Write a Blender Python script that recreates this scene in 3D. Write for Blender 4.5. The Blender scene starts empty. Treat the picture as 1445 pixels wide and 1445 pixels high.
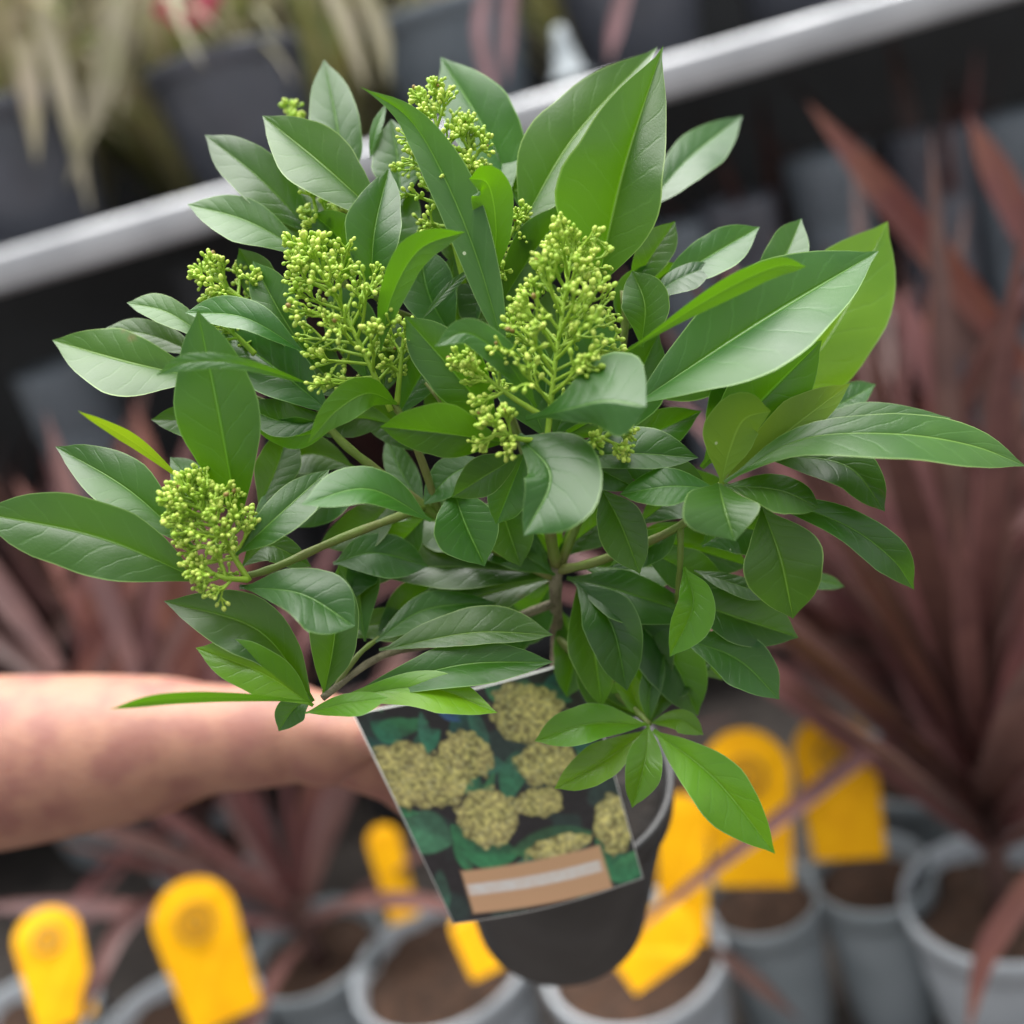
import bpy, bmesh, math, random
import numpy as np
from mathutils import Vector, Matrix, Euler, noise

random.seed(7)
sc = bpy.context.scene
R = math.radians

# ------------------------------------------------------------------ camera
F = 1500.0                      # focal length in photograph pixels (1445 wide)
CX = CY = 722.5
PITCH, ROLL = R(19.0), R(16.2)
CAM = Vector((0, 0, 1.05))
FWD = Vector((0, math.cos(PITCH), -math.sin(PITCH)))
_r0 = Vector((1, 0, 0)); _u0 = Vector((0, math.sin(PITCH), math.cos(PITCH)))
RIGHT = math.cos(ROLL) * _r0 - math.sin(ROLL) * _u0
UP = math.sin(ROLL) * _r0 + math.cos(ROLL) * _u0
cd = bpy.data.cameras.new('camera'); cam = bpy.data.objects.new('camera', cd)
sc.collection.objects.link(cam); sc.camera = cam
rot = Matrix((RIGHT, UP, -FWD)).transposed()
cam.matrix_world = Matrix.Translation(CAM) @ rot.to_4x4()
cd.sensor_fit = 'HORIZONTAL'; cd.sensor_width = 36.0; cd.lens = 36.0 * F / 1445.0
cd.clip_start = 0.02; cd.clip_end = 200
cd.dof.use_dof = True; cd.dof.focus_distance = 0.430; cd.dof.aperture_fstop = 2.9
cd.dof.aperture_blades = 0

# ------------------------------------------------------------------ world, sun, exposure
SUN_EL, SUN_AZ = R(76), R(10)          # azimuth from +Y (away from the camera), positive = right
w = bpy.data.worlds.new('World'); sc.world = w; w.use_nodes = True
nt = w.node_tree; nt.nodes.clear()
sky = nt.nodes.new('ShaderNodeTexSky'); sky.sky_type = 'NISHITA'; sky.sun_disc = False
sky.sun_elevation = SUN_EL; sky.sun_rotation = SUN_AZ
sky.air_density = 1.0; sky.dust_density = 1.0; sky.ozone_density = 0.6
hs = nt.nodes.new('ShaderNodeHueSaturation'); hs.inputs['Saturation'].default_value = 0.15
bg = nt.nodes.new('ShaderNodeBackground'); bg.inputs['Strength'].default_value = 0.07
wo = nt.nodes.new('ShaderNodeOutputWorld')
nt.links.new(sky.outputs[0], hs.inputs['Color']); nt.links.new(hs.outputs[0], bg.inputs['Color'])
nt.links.new(bg.outputs[0], wo.inputs['Surface'])
sl = bpy.data.lights.new('sun', 'SUN'); sl.energy = 3.4; sl.angle = R(70); sl.color = (1, 0.985, 0.955)
so = bpy.data.objects.new('sun', sl); sc.collection.objects.link(so)
sdir = Vector((math.sin(SUN_AZ) * math.cos(SUN_EL), math.cos(SUN_AZ) * math.cos(SUN_EL), math.sin(SUN_EL)))
so.rotation_euler = sdir.to_track_quat('Z', 'Y').to_euler(); so.location = (0, 0, 4)
sc.view_settings.view_transform = 'Standard'; sc.view_settings.look = 'None'
sc.view_settings.exposure = 1.6; sc.view_settings.gamma = 1.0; sc.view_settings.use_curve_mapping = False
sc.render.engine = 'CYCLES'
sc.cycles.use_denoising = True
sc.cycles.max_bounces = 8; sc.cycles.transmission_bounces = 6

# ------------------------------------------------------------------ helpers
COL = sc.collection

def V(u, v, d):
    """point seen at photograph pixel (u, v), d metres along the optical axis"""
    return CAM + d * (FWD + (u - CX) / F * RIGHT - (v - CY) / F * UP)

def ray(u, v):
    return (FWD + (u - CX) / F * RIGHT - (v - CY) / F * UP)

def on_z(u, v, z):
    r = ray(u, v); return CAM + r * ((z - CAM.z) / r.z)

def on_y(u, v, y):
    r = ray(u, v); return CAM + r * ((y - CAM.y) / r.y)

def tag(o, label=None, cat=None, group=None, kind=None):
    if label: o['label'] = label
    if cat: o['category'] = cat
    if group: o['group'] = group
    if kind: o['kind'] = kind
    return o

def empty(name, loc=(0, 0, 0)):
    o = bpy.data.objects.new(name, None); o.empty_display_size = 0.02
    COL.objects.link(o); o.location = loc
    return o

def link(name, me, mat=None, parent=None, smooth=True):
    if mat is not None and not me.materials: me.materials.append(mat)
    if smooth and me.polygons:
        me.polygons.foreach_set('use_smooth', [True] * len(me.polygons))
    o = bpy.data.objects.new(name, me); COL.objects.link(o)
    if parent is not None:
        o.parent = parent
        o.matrix_parent_inverse = Matrix.Translation(-Vector(parent.location))
    return o

def from_bm(name, bm, mat=None, parent=None, smooth=True):
    me = bpy.data.meshes.new(name); bm.to_mesh(me); bm.free()
    return link(name, me, mat, parent, smooth)

def frame_of(axis):
    a = axis.normalized()
    h = Vector((0, 0, 1)) if abs(a.z) < 0.9 else Vector((1, 0, 0))
    x = a.cross(h).normalized()
    return x, a.cross(x).normalized(), a

def tube(bm, pts, rads, n=8, cap=True):
    rings = []
    prevx = None
    for i, p in enumerate(pts):
        a = (pts[min(i + 1, len(pts) - 1)] - pts[max(i - 1, 0)])
        if a.length < 1e-9: a = Vector((0, 0, 1))
        a.normalize()
        if prevx is None: x, y, _ = frame_of(a)
        else:
            x = (prevx - a * prevx.dot(a)).normalized(); y = a.cross(x)
        prevx = x
        rings.append([bm.verts.new(p + (x * math.cos(2 * math.pi * k / n) + y * math.sin(2 * math.pi * k / n)) * rads[i]) for k in range(n)])
    for i in range(len(rings) - 1):
        for k in range(n):
            bm.faces.new((rings[i][k], rings[i][(k + 1) % n], rings[i + 1][(k + 1) % n], rings[i + 1][k]))
    if cap:
        bm.faces.new(rings[0][::-1]); bm.faces.new(rings[-1])

def lathe(bm, prof, n=48, origin=Vector((0, 0, 0)), axis=Vector((0, 0, 1))):
    """profile of (radius, height) turned about axis"""
    x, y, a = frame_of(axis)
    rings = []
    for r, h in prof:
        rings.append([bm.verts.new(origin + a * h + (x * math.cos(2 * math.pi * k / n) + y * math.sin(2 * math.pi * k / n)) * max(r, 1e-4)) for k in range(n)])
    for i in range(len(rings) - 1):
        for k in range(n):
            bm.faces.new((rings[i][k], rings[i][(k + 1) % n], rings[i + 1][(k + 1) % n], rings[i + 1][k]))

def curve(cps, n):
    """Catmull-Rom through the control points, n+1 samples"""
    P = [2 * cps[0] - cps[1]] + list(cps) + [2 * cps[-1] - cps[-2]]
    m = len(cps) - 1; out = []
    for i in range(n + 1):
        s = i / n * m; k = min(int(s), m - 1); t = s - k
        p0, p1, p2, p3 = P[k], P[k + 1], P[k + 2], P[k + 3]
        out.append(0.5 * ((2 * p1) + (p2 - p0) * t + (2 * p0 - 5 * p1 + 4 * p2 - p3) * t * t + (3 * p1 - p0 - 3 * p2 + p3) * t ** 3))
    return out

# ------------------------------------------------------------------ materials
class NT:
    def __init__(s, name):
        s.m = bpy.data.materials.new(name); s.m.use_nodes = True
        s.t = s.m.node_tree; s.t.nodes.clear()
        s.out = s.t.nodes.new('ShaderNodeOutputMaterial')
    def n(s, typ, **kw):
        o = s.t.nodes.new(typ)
        for k, v in kw.items():
            if k.startswith('i_'): 
                key = k[2:].replace('_', ' ')
                o.inputs[key].default_value = v
            else: setattr(o, k, v)
        return o
    def l(s, a, b): s.t.links.new(a, b)
    def math(s, op, a, b=None, c=None, clamp=False):
        o = s.t.nodes.new('ShaderNodeMath'); o.operation = op; o.use_clamp = clamp
        for i, x in enumerate((a, b, c)):
            if x is None: continue
            if isinstance(x, (int, float)): o.inputs[i].default_value = x
            else: s.l(x, o.inputs[i])
        return o.outputs[0]
    def mix(s, f, a, b):
        o = s.t.nodes.new('ShaderNodeMix'); o.data_type = 'RGBA'
        for i, x in ((0, f), (6, a), (7, b)):
            if isinstance(x, (int, float)): o.inputs[i].default_value = x
            elif isinstance(x, tuple): o.inputs[i].default_value = (*x, 1)
            else: s.l(x, o.inputs[i])
        return o.outputs[2]
    def ramp(s, f, lo, hi):
        o = s.t.nodes.new('ShaderNodeMapRange'); o.interpolation_type = 'SMOOTHSTEP'
        o.inputs[1].default_value = lo; o.inputs[2].default_value = hi
        s.l(f, o.inputs[0]); return o.outputs[0]

def simple(name, col, rough=0.5, col2=None, scale=20.0, bump=0.0, bscale=None, spec=0.5, metal=0.0, sub=0.0, rand=0.0, trans=0.0):
    """one base colour, broken up by noise of a second one"""
    a = NT(name); p = a.n('ShaderNodeBsdfPrincipled'); p.inputs['Roughness'].default_value = rough
    p.inputs['Specular IOR Level'].default_value = spec; p.inputs['Metallic'].default_value = metal
    tc = a.n('ShaderNodeTexCoord')
    nz = a.n('ShaderNodeTexNoise'); nz.inputs['Scale'].default_value = scale; nz.inputs['Detail'].default_value = 6
    a.l(tc.outputs['Object'], nz.inputs['Vector'])
    c = a.mix(a.ramp(nz.outputs[0], 0.35, 0.68), col, col2 or tuple(x * 0.75 for x in col))
    if rand:
        oi = a.n('ShaderNodeObjectInfo'); h = a.n('ShaderNodeHueSaturation')
        a.l(a.math('ADD', a.math('MULTIPLY', oi.outputs['Random'], rand), 1 - rand / 2), h.inputs['Value'])
        a.l(a.math('ADD', a.math('MULTIPLY', oi.outputs['Random'], -0.03), 0.515), h.inputs['Hue'])
        a.l(c, h.inputs['Color']); c = h.outputs[0]
    a.l(c, p.inputs['Base Color'])
    if sub:
        p.inputs['Subsurface Weight'].default_value = sub; p.inputs['Subsurface Radius'].default_value = (0.012, 0.005, 0.003); p.inputs['Subsurface Scale'].default_value = 0.5
    if bump:
        nb = a.n('ShaderNodeTexNoise'); nb.inputs['Scale'].default_value = bscale or scale * 4; nb.inputs['Detail'].default_value = 8
        a.l(tc.outputs['Object'], nb.inputs['Vector'])
        b = a.n('ShaderNodeBump'); b.inputs['Strength'].default_value = bump; b.inputs['Distance'].default_value = 0.002
        a.l(nb.outputs[0], b.inputs['Height']); a.l(b.outputs[0], p.inputs['Normal'])
    sh = p.outputs[0]
    if trans:
        tr = a.n('ShaderNodeBsdfTranslucent'); a.l(c, tr.inputs['Color'])
        mx = a.n('ShaderNodeMixShader'); mx.inputs[0].default_value = trans
        a.l(sh, mx.inputs[1]); a.l(tr.outputs[0], mx.inputs[2]); sh = mx.outputs[0]
    a.l(sh, a.out.inputs['Surface'])
    return a.m

def leaf_material(name, up=(0.0145, 0.070, 0.0065), under=(0.050, 0.145, 0.004), glow=(0.17, 0.44, 0.001), rough=0.37, trans=0.30):
    a = NT(name)
    uv = a.n('ShaderNodeUVMap'); uv.uv_map = 'UVMap'
    sp = a.n('ShaderNodeSeparateXYZ'); a.l(uv.outputs[0], sp.inputs[0])
    t = sp.outputs[0]; s = a.math('ABSOLUTE', a.math('MULTIPLY_ADD', sp.outputs[1], 2.0, -1.0))
    tc = a.n('ShaderNodeTexCoord'); oi = a.n('ShaderNodeObjectInfo')
    nz = a.n('ShaderNodeTexNoise'); nz.inputs['Scale'].default_value = 60; nz.inputs['Detail'].default_value = 5
    a.l(tc.outputs['Object'], nz.inputs['Vector'])
    # side veins: slanted lines that lean towards the tip, wandering a little
    warp = a.math('MULTIPLY', a.math('SUBTRACT', nz.outputs[0], 0.5), 0.11)
    q = a.math('ADD', a.math('SUBTRACT', t, a.math('MULTIPLY', a.math('POWER', s, 0.85), 0.17)), warp)
    fr = a.math('FRACT', a.math('MULTIPLY', a.math('ADD', q, a.math('MULTIPLY', oi.outputs['Random'], 0.3)), 8.5))
    dist = a.math('ABSOLUTE', a.math('SUBTRACT', fr, 0.5))
    vein = a.math('SUBTRACT', 1.0, a.ramp(dist, 0.0, 0.10))
    vein = a.math('MULTIPLY', vein, a.math('SUBTRACT', 1.0, a.ramp(s, 0.70, 0.95)))
    quilt = a.math('COSINE', a.math('MULTIPLY', fr, 6.2832))
    mid = a.math('SUBTRACT', 1.0, a.ramp(s, 0.012, 0.052))
    margin = a.ramp(s, 0.955, 0.99)
    # fine net between the veins
    vo = a.n('ShaderNodeTexVoronoi'); vo.feature = 'DISTANCE_TO_EDGE'; vo.inputs['Scale'].default_value = 560
    a.l(tc.outputs['Object'], vo.inputs['Vector'])
    net = a.ramp(vo.outputs['Distance'], 0.0, 0.12)
    # colour of either side
    geo = a.n('ShaderNodeNewGeometry')
    blot = a.n('ShaderNodeTexNoise'); blot.inputs['Scale'].default_value = 22; blot.inputs['Detail'].default_value = 4
    a.l(tc.outputs['Object'], blot.inputs['Vector'])
    bl = a.ramp(blot.outputs[0], 0.3, 0.7)
    cu = a.mix(bl, up, tuple(x * y for x, y in zip(up, (2.0, 1.5, 1.3))))
    cu = a.mix(a.math('MULTIPLY', vein, 0.13), cu, (0.09, 0.22, 0.055))
    cu = a.mix(a.math('MULTIPLY', mid, 0.6), cu, (0.16, 0.32, 0.06))
    cu = a.mix(a.math('MULTIPLY', margin, 0.7), cu, (0.26, 0.42, 0.13))
    cb = a.mix(bl, under, tuple(x * 1.25 for x in under))
    cb = a.mix(a.math('MULTIPLY', vein, 0.12), cb, (0.10, 0.24, 0.03))
    cb = a.mix(a.math('MULTIPLY', mid, 0.7), cb, (0.20, 0.36, 0.05))
    cb = a.mix(a.math('MULTIPLY', margin, 0.6), cb, (0.26, 0.42, 0.10))
    c = a.mix(geo.outputs['Backfacing'], cu, cb)
    # a few brown scars, mostly towards the margin
    sn = a.n('ShaderNodeTexNoise'); sn.inputs['Scale'].default_value = 48; sn.inputs['Detail'].default_value = 3
    a.l(tc.outputs['Object'], sn.inputs['Vector'])
    scar = a.math('MULTIPLY', a.ramp(sn.outputs[0], 0.70, 0.76), a.ramp(s, 0.35, 0.95))
    c = a.mix(a.math('MULTIPLY', scar, 0.75), c, (0.13, 0.085, 0.03))
    # specks of pollen and water scale
    sv = a.n('ShaderNodeTexVoronoi'); sv.inputs['Scale'].default_value = 95; a.l(tc.outputs['Object'], sv.inputs['Vector'])
    sc_ = a.n('ShaderNodeSeparateColor'); a.l(sv.outputs['Color'], sc_.inputs[0])
    speck = a.math('MULTIPLY', a.math('LESS_THAN', sv.outputs['Distance'], 0.07), a.math('GREATER_THAN', sc_.outputs[0], 0.94))
    c = a.mix(a.math('MULTIPLY', speck, 0.7), c, (0.6, 0.66, 0.45))
    h = a.n('ShaderNodeHueSaturation')
    a.l(a.math('MULTIPLY_ADD', oi.outputs['Random'], 0.55, 0.74), h.inputs['Value'])
    rh = a.math('FRACT', a.math('MULTIPLY', oi.outputs['Random'], 7.31)); a.l(a.math('MULTIPLY_ADD', rh, -0.036, 0.516), h.inputs['Hue'])
    a.l(c, h.inputs['Color']); c = h.outputs[0]
    p = a.n('ShaderNodeBsdfPrincipled')
    a.l(c, p.inputs['Base Color'])
    a.l(a.math('ADD', a.math('MULTIPLY_ADD', bl, 0.10, rough - 0.04), a.math('MULTIPLY', geo.outputs['Backfacing'], 0.14)), p.inputs['Roughness'])
    p.inputs['Specular IOR Level'].default_value = 0.60
    hgt = a.math('ADD', a.math('MULTIPLY', quilt, 0.10), a.math('MULTIPLY', vein, -0.26))
    hgt = a.math('ADD', hgt, a.math('MULTIPLY', net, 0.07))
    hgt = a.math('ADD', hgt, a.math('MULTIPLY', mid, -1.2))
    hgt = a.math('ADD', hgt, a.math('MULTIPLY', nz.outputs[0], 0.8))
    b = a.n('ShaderNodeBump'); b.inputs['Strength'].default_value = 0.55; b.inputs['Distance'].default_value = 0.00042
    a.l(hgt, b.inputs['Height']); a.l(b.outputs[0], p.inputs['Normal'])
    tr = a.n('ShaderNodeBsdfTranslucent')
    tcol = a.mix(a.math('MULTIPLY', mid, 0.5), glow, tuple(min(1, x * 1.5) for x in glow))
    a.l(tcol, tr.inputs['Color'])
    mx = a.n('ShaderNodeMixShader'); mx.inputs[0].default_value = trans
    a.l(p.outputs[0], mx.inputs[1]); a.l(tr.outputs[0], mx.inputs[2])
    a.l(mx.outputs[0], a.out.inputs['Surface'])
    return a.m

M = {}
M['leaf'] = leaf_material('glossy_green_leaf')
M['young'] = leaf_material('young_bright_leaf', up=(0.060, 0.185, 0.008), under=(0.10, 0.25, 0.012), glow=(0.30, 0.60, 0.003), rough=0.32, trans=0.38)
M['olive'] = leaf_material('olive_leaf', up=(0.070, 0.17, 0.010), under=(0.092, 0.19, 0.010), glow=(0.30, 0.46, 0.005), rough=0.42, trans=0.32)
a = NT('flower_bud'); p = a.n('ShaderNodeBsdfPrincipled'); g = a.n('ShaderNodeNewGeometry')
rnd_ = g.outputs['Random Per Island']
c = a.mix(rnd_, (0.36, 0.58, 0.05), (0.62, 0.74, 0.14))
c = a.mix(a.math('GREATER_THAN', a.math('FRACT', a.math('MULTIPLY', rnd_, 13.7)), 0.988), c, (0.30, 0.20, 0.05))
a.l(c, p.inputs['Base Color']); p.inputs['Roughness'].default_value = 0.48
tr = a.n('ShaderNodeBsdfTranslucent'); a.l(c, tr.inputs['Color']); mx = a.n('ShaderNodeMixShader'); mx.inputs[0].default_value = 0.2
a.l(p.outputs[0], mx.inputs[1]); a.l(tr.outputs[0], mx.inputs[2]); a.l(mx.outputs[0], a.out.inputs['Surface']); M['bud'] = a.m
M['pedicel'] = simple('flower_stalk', (0.34, 0.52, 0.045), 0.5, (0.26, 0.45, 0.03), 200, trans=0.15)
M['green_stem'] = simple('green_stem', (0.13, 0.20, 0.025), 0.55, (0.15, 0.16, 0.04), 60, 0.3, 300)
M['bark'] = simple('woody_stem', (0.22, 0.19, 0.12), 0.75, (0.12, 0.10, 0.06), 90, 0.8, 500)
M['black_pot'] = simple('black_plastic', (0.020, 0.020, 0.021), 0.42, (0.032, 0.032, 0.033), 30, 0.1, 300)
M['soil'] = simple('potting_soil', (0.032, 0.017, 0.010), 0.95, (0.065, 0.032, 0.018), 70, 1.0, 180)
M['peat'] = simple('dark_peat', (0.006, 0.0045, 0.004), 0.95, (0.014, 0.010, 0.008), 70, 1.0, 180)
M['grey_pot'] = simple('grey_pot_plastic', (0.42, 0.45, 0.48), 0.45, (0.36, 0.39, 0.42), 12, 0.1, 200)
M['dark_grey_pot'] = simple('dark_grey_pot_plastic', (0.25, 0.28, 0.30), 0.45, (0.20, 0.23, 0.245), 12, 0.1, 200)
M['shelf_pot'] = simple('charcoal_pot_plastic', (0.12, 0.125, 0.15), 0.28, (0.09, 0.095, 0.115), 12, 0.1, 200)
M['yellow'] = simple('yellow_tag_card', (0.74, 0.37, 0.001), 0.6, (0.66, 0.31, 0.001), 30, spec=0.15)
M['ink'] = simple('tag_ink', (0.30, 0.15, 0.005), 0.6)
M['cordyline'] = simple('maroon_strap_leaf', (0.155, 0.072, 0.064), 0.45, (0.105, 0.047, 0.045), 14, 0.2, 120, rand=0.7, trans=0.15)
M['cordyline_stem'] = simple('maroon_cane', (0.11, 0.06, 0.05), 0.7, (0.08, 0.04, 0.035), 60, 0.5, 200)
M['straw'] = simple('dry_grass_blade', (0.46, 0.40, 0.29), 0.6, (0.34, 0.32, 0.17), 14, rand=0.6, trans=0.25)
M['grassgreen'] = simple('green_grass_blade', (0.22, 0.26, 0.09), 0.55, (0.32, 0.28, 0.09), 14, rand=0.6, trans=0.25)
M['steel'] = simple('galvanised_steel', (0.55, 0.56, 0.58), 0.42, (0.42, 0.43, 0.45), 9, 0.15, 90, metal=0.35)
M['black_panel'] = simple('black_panel', (0.012, 0.013, 0.015), 0.7, (0.02, 0.022, 0.025), 5, 0.2, 60)
M['ground'] = simple('wet_gravel', (0.05, 0.042, 0.038), 0.85, (0.09, 0.075, 0.065), 40, 1.0, 120)
M['skin'] = simple('skin', (0.37, 0.185, 0.125), 0.55, (0.27, 0.115, 0.09), 42, 0.35, 420, sub=0.25, spec=0.4)
M['nail'] = simple('nail', (0.66, 0.42, 0.36), 0.3, (0.62, 0.38, 0.32), 60)
M['card'] = simple('white_card', (0.75, 0.75, 0.72), 0.45)
M['pink'] = simple('pink_petal', (0.62, 0.06, 0.13), 0.5, (0.5, 0.12, 0.12), 60, trans=0.2)
M['mauve'] = simple('mauve_cane', (0.27, 0.14, 0.15), 0.6, (0.20, 0.11, 0.11), 30)
M['white_plastic'] = simple('white_plastic', (0.42, 0.47, 0.50), 0.45)
M['teal'] = simple('blue_grey_plastic', (0.17, 0.20, 0.23), 0.5, (0.13, 0.155, 0.18), 10)

# ------------------------------------------------------------------ the setting
bm = bmesh.new(); bmesh.ops.create_grid(bm, x_segments=60, y_segments=60, size=9.0)
for v_ in bm.verts: v_.co.z = 0.012 * noise.noise(v_.co * 3.1) - 0.012; v_.co.y += 6
tag(from_bm('ground', bm, M['ground']), kind='structure')

YS = 1.52                                         # front of the shelf
zs = on_y(650, 195, YS).z
sh = empty('display_shelf', (0, YS + 0.3, 0))
tag(sh, 'long black display shelf with a pale galvanised front lip behind the plant', 'shelf')
def box(name, c, s, mat, parent=None, bev=0.004, smooth=False):
    bm = bmesh.new(); bmesh.ops.create_cube(bm, size=1.0)
    for v_ in bm.verts: v_.co = Vector((v_.co.x * s[0] + c[0], v_.co.y * s[1] + c[1], v_.co.z * s[2] + c[2]))
    if bev: bmesh.ops.bevel(bm, geom=bm.edges[:], offset=bev, segments=2, affect='EDGES')
    return from_bm(name, bm, mat, parent, smooth)
# lip: a rolled channel, so a profile drawn and run along X
LIP = 0.052
prof = [(0.0, LIP / 2), (0.03, LIP / 2), (0.03, LIP / 2 - 0.004), (0.004, LIP / 2 - 0.006), (0.002, -LIP / 2 + 0.008), (0.03, -LIP / 2 + 0.004), (0.03, -LIP / 2), (0.0, -LIP / 2), (-0.006, -LIP / 2 + 0.006), (-0.008, 0.004), (-0.006, LIP / 2 - 0.006)]
bm = bmesh.new(); rows = []
for x in (-2.6, -0.9, 0.9, 2.6): rows.append([bm.verts.new((x, YS + a, zs + b)) for a, b in prof])
for i in range(3):
    for k in range(len(prof)):
        bm.faces.new((rows[i][k], rows[i][(k + 1) % len(prof)], rows[i + 1][(k + 1) % len(prof)], rows[i + 1][k]))
bm.faces.new(rows[0][::-1]); bm.faces.new(rows[-1]); bmesh.ops.recalc_face_normals(bm, faces=bm.faces[:])
from_bm('front_lip', bm, M['steel'], sh, False)
box('board', (0, YS + 0.34, zs - 0.004), (5.2, 0.6, 0.03), M['black_panel'], sh)
box('lower_board', (0, YS + 0.40, 0.22), (5.2, 0.5, 0.03), M['black_panel'], sh)
box('back_panel', (0, YS + 0.72, 0.95), (5.2, 0.03, 1.9), M['black_panel'], sh)
for x in (-2.2, -0.35, 1.5): box('leg', (x, YS + 0.09, zs / 2 - 0.03), (0.045, 0.045, zs - 0.06), M['black_panel'], sh)

# ------------------------------------------------------------------ pots
def make_pot(name, label, cat, rim_c, r, h, mat, soil=True, taper=0.76, axis=Vector((0, 0, 1)), group=None, soil_mat=None):
    """rim_c: centre of the rim; h: height"""
    base = rim_c - axis * h
    root = empty(name, base); tag(root, label, cat, group)
    rb = r * taper; e = r * 0.05
    prof = [(0.0001, 0), (rb * 0.97, 0), (rb, h * 0.02), (r * 0.955, h * 0.84), (r * 0.955, h * 0.86), (r * 0.90, h * 0.86), (rb * 0.94, h * 0.03), (0.0001, h * 0.03)]
    bm = bmesh.new(); lathe(bm, prof, 56, base, axis); bmesh.ops.recalc_face_normals(bm, faces=bm.faces[:])
    from_bm('body', bm, mat, root)
    pr = [(r * 0.956, h * 0.845), (r, h * 0.85), (r * 1.005, h * 0.985), (r * 0.995, h), (r * 0.955, h * 1.0), (r * 0.94, h * 0.99), (r * 0.90, h * 0.862)]
    bm = bmesh.new(); lathe(bm, pr, 56, base, axis); bmesh.ops.recalc_face_normals(bm, faces=bm.faces[:])
    from_bm('rim', bm, mat, root)
    if soil:
        bm = bmesh.new(); rr = r * 0.915
        lathe(bm, [(0.0001, h * 0.865)] + [(rr * k / 9, h * 0.865) for k in range(1, 10)], 40, base, axis)
        for v_ in bm.verts: v_.co += axis * (0.010 * r / 0.1 * noise.noise(v_.co * 55) + 0.006 * noise.noise(v_.co * 170))
        bmesh.ops.recalc_face_normals(bm, faces=bm.faces[:])
        from_bm('soil', bm, soil_mat or M['soil'], root)
    return root

GP = 0.20            # ground pots: rim height
ground_pots = [
    # u, v of the rim centre, diameter px, mat, label
    (622, 1352, 262, 'grey_pot', 'light grey pot with bare brown soil left of the held black pot'),
    (892, 1345, 262, 'grey_pot', 'light grey pot directly below the held black pot'),
    (1072, 1262, 165, 'dark_grey_pot', 'dark grey pot under the round-topped yellow tag right of the held pot'),
    (1228, 1228, 170, 'dark_grey_pot', 'mid grey pot under the rightmost tall yellow tag'),
    (1408, 1262, 262, 'grey_pot', 'light grey pot with brown soil at the lower right corner'),
    (440, 1335, 200, 'dark_grey_pot', 'shaded grey pot with brown soil behind the large yellow tag'),
    (245, 1455, 262, 'grey_pot', 'grey pot carrying the large yellow tag at the lower left'),
    (20, 1455, 240, 'grey_pot', 'pale pot at the lower left corner behind the smaller yellow tag'),
    (300, 1190, 170, 'dark_grey_pot', 'shaded pot deep below the forearm'),
    (1290, 1075, 190, 'dark_grey_pot', 'shaded pot among maroon leaves right of the yellow tags'),
    (900, 1110, 180, 'dark_grey_pot', 'shaded grey pot hidden behind the held pot'),
    (110, 1060, 180, 'dark_grey_pot', 'shaded pot behind the forearm at the left edge'),
]
pot_at = []
for u, v, wpx, mk, lab in ground_pots:
    c = on_z(u, v, GP); d = (c - CAM).dot(FWD); r = wpx * d / F / 2
    make_pot('plant_pot', lab, 'pot', c, r, GP, M[mk], taper=0.74, group='pots on the ground')
    pot_at.append((c, r))

# yellow tags: tall cards with a round top
def make_tag(pts, label, thick=0.0016):
    """pts: bottom centre px, top centre px, width px, depth bottom, depth top"""
    (bu, bv), (tu, tv), wpx, d0, d1, hole = pts
    B, T = V(bu, bv, d0), V(tu, tv, d1); ax = T - B; L = ax.length; ax.normalize()
    wd = wpx * (d0 + d1) / 2 / F / 2
    side = ax.cross(ray((bu + tu) / 2, (bv + tv) / 2).normalized()).normalized(); nrm = side.cross(ax).normalized()
    if nrm.dot(FWD) > 0: nrm = -nrm
    root = empty('plant_tag', B); tag(root, label, 'plant tag', 'yellow plant tags')
    out = [(-wd * 0.86, 0), (wd * 0.86, 0)] + [(wd * math.cos(R(a)), L - wd + wd * math.sin(R(a))) for a in range(0, 181, 12)]
    bm = bmesh.new()
    f = [bm.verts.new(B + side * a + ax * b + nrm * (0.012 * math.sin(b / L * 2.2))) for a, b in out]
    k = [bm.verts.new(v_.co - nrm * thick) for v_ in f]
    bm.faces.new(f); bm.faces.new(k[::-1])
    for i in range(len(f)): bm.faces.new((f[i], f[(i + 1) % len(f)], k[(i + 1) % len(f)], k[i]))
    bmesh.ops.recalc_face_normals(bm, faces=bm.faces[:])
    from_bm('card', bm, M['yellow'], root, False)
    def disc(name, b, r0, r1, mat, lift):
        bm = bmesh.new(); n = 28; off = nrm * (0.012 * math.sin(b / L * 2.2) + lift)
        A = [bm.verts.new(B + ax * (b + r1 * math.sin(6.2832 * i / n)) + side * (r1 * math.cos(6.2832 * i / n)) + off) for i in range(n)]
        if r0 <= 0: bm.faces.new(A)
        else:
            Cc = [bm.verts.new(B + ax * (b + r0 * math.sin(6.2832 * i / n)) + side * (r0 * math.cos(6.2832 * i / n)) + off) for i in range(n)]
            for i in range(n): bm.faces.new((A[i], A[(i + 1) % n], Cc[(i + 1) % n], Cc[i]))
        from_bm(name, bm, mat, root, False)
    if hole:
        disc('emblem_ring', L - wd * 1.05, wd * 0.36, wd * 0.46, M['ink'], 0.0035)
        disc('emblem_dot', L - wd * 1.05, 0, wd * 0.16, M['ink'], 0.0035)
    return root
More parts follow.
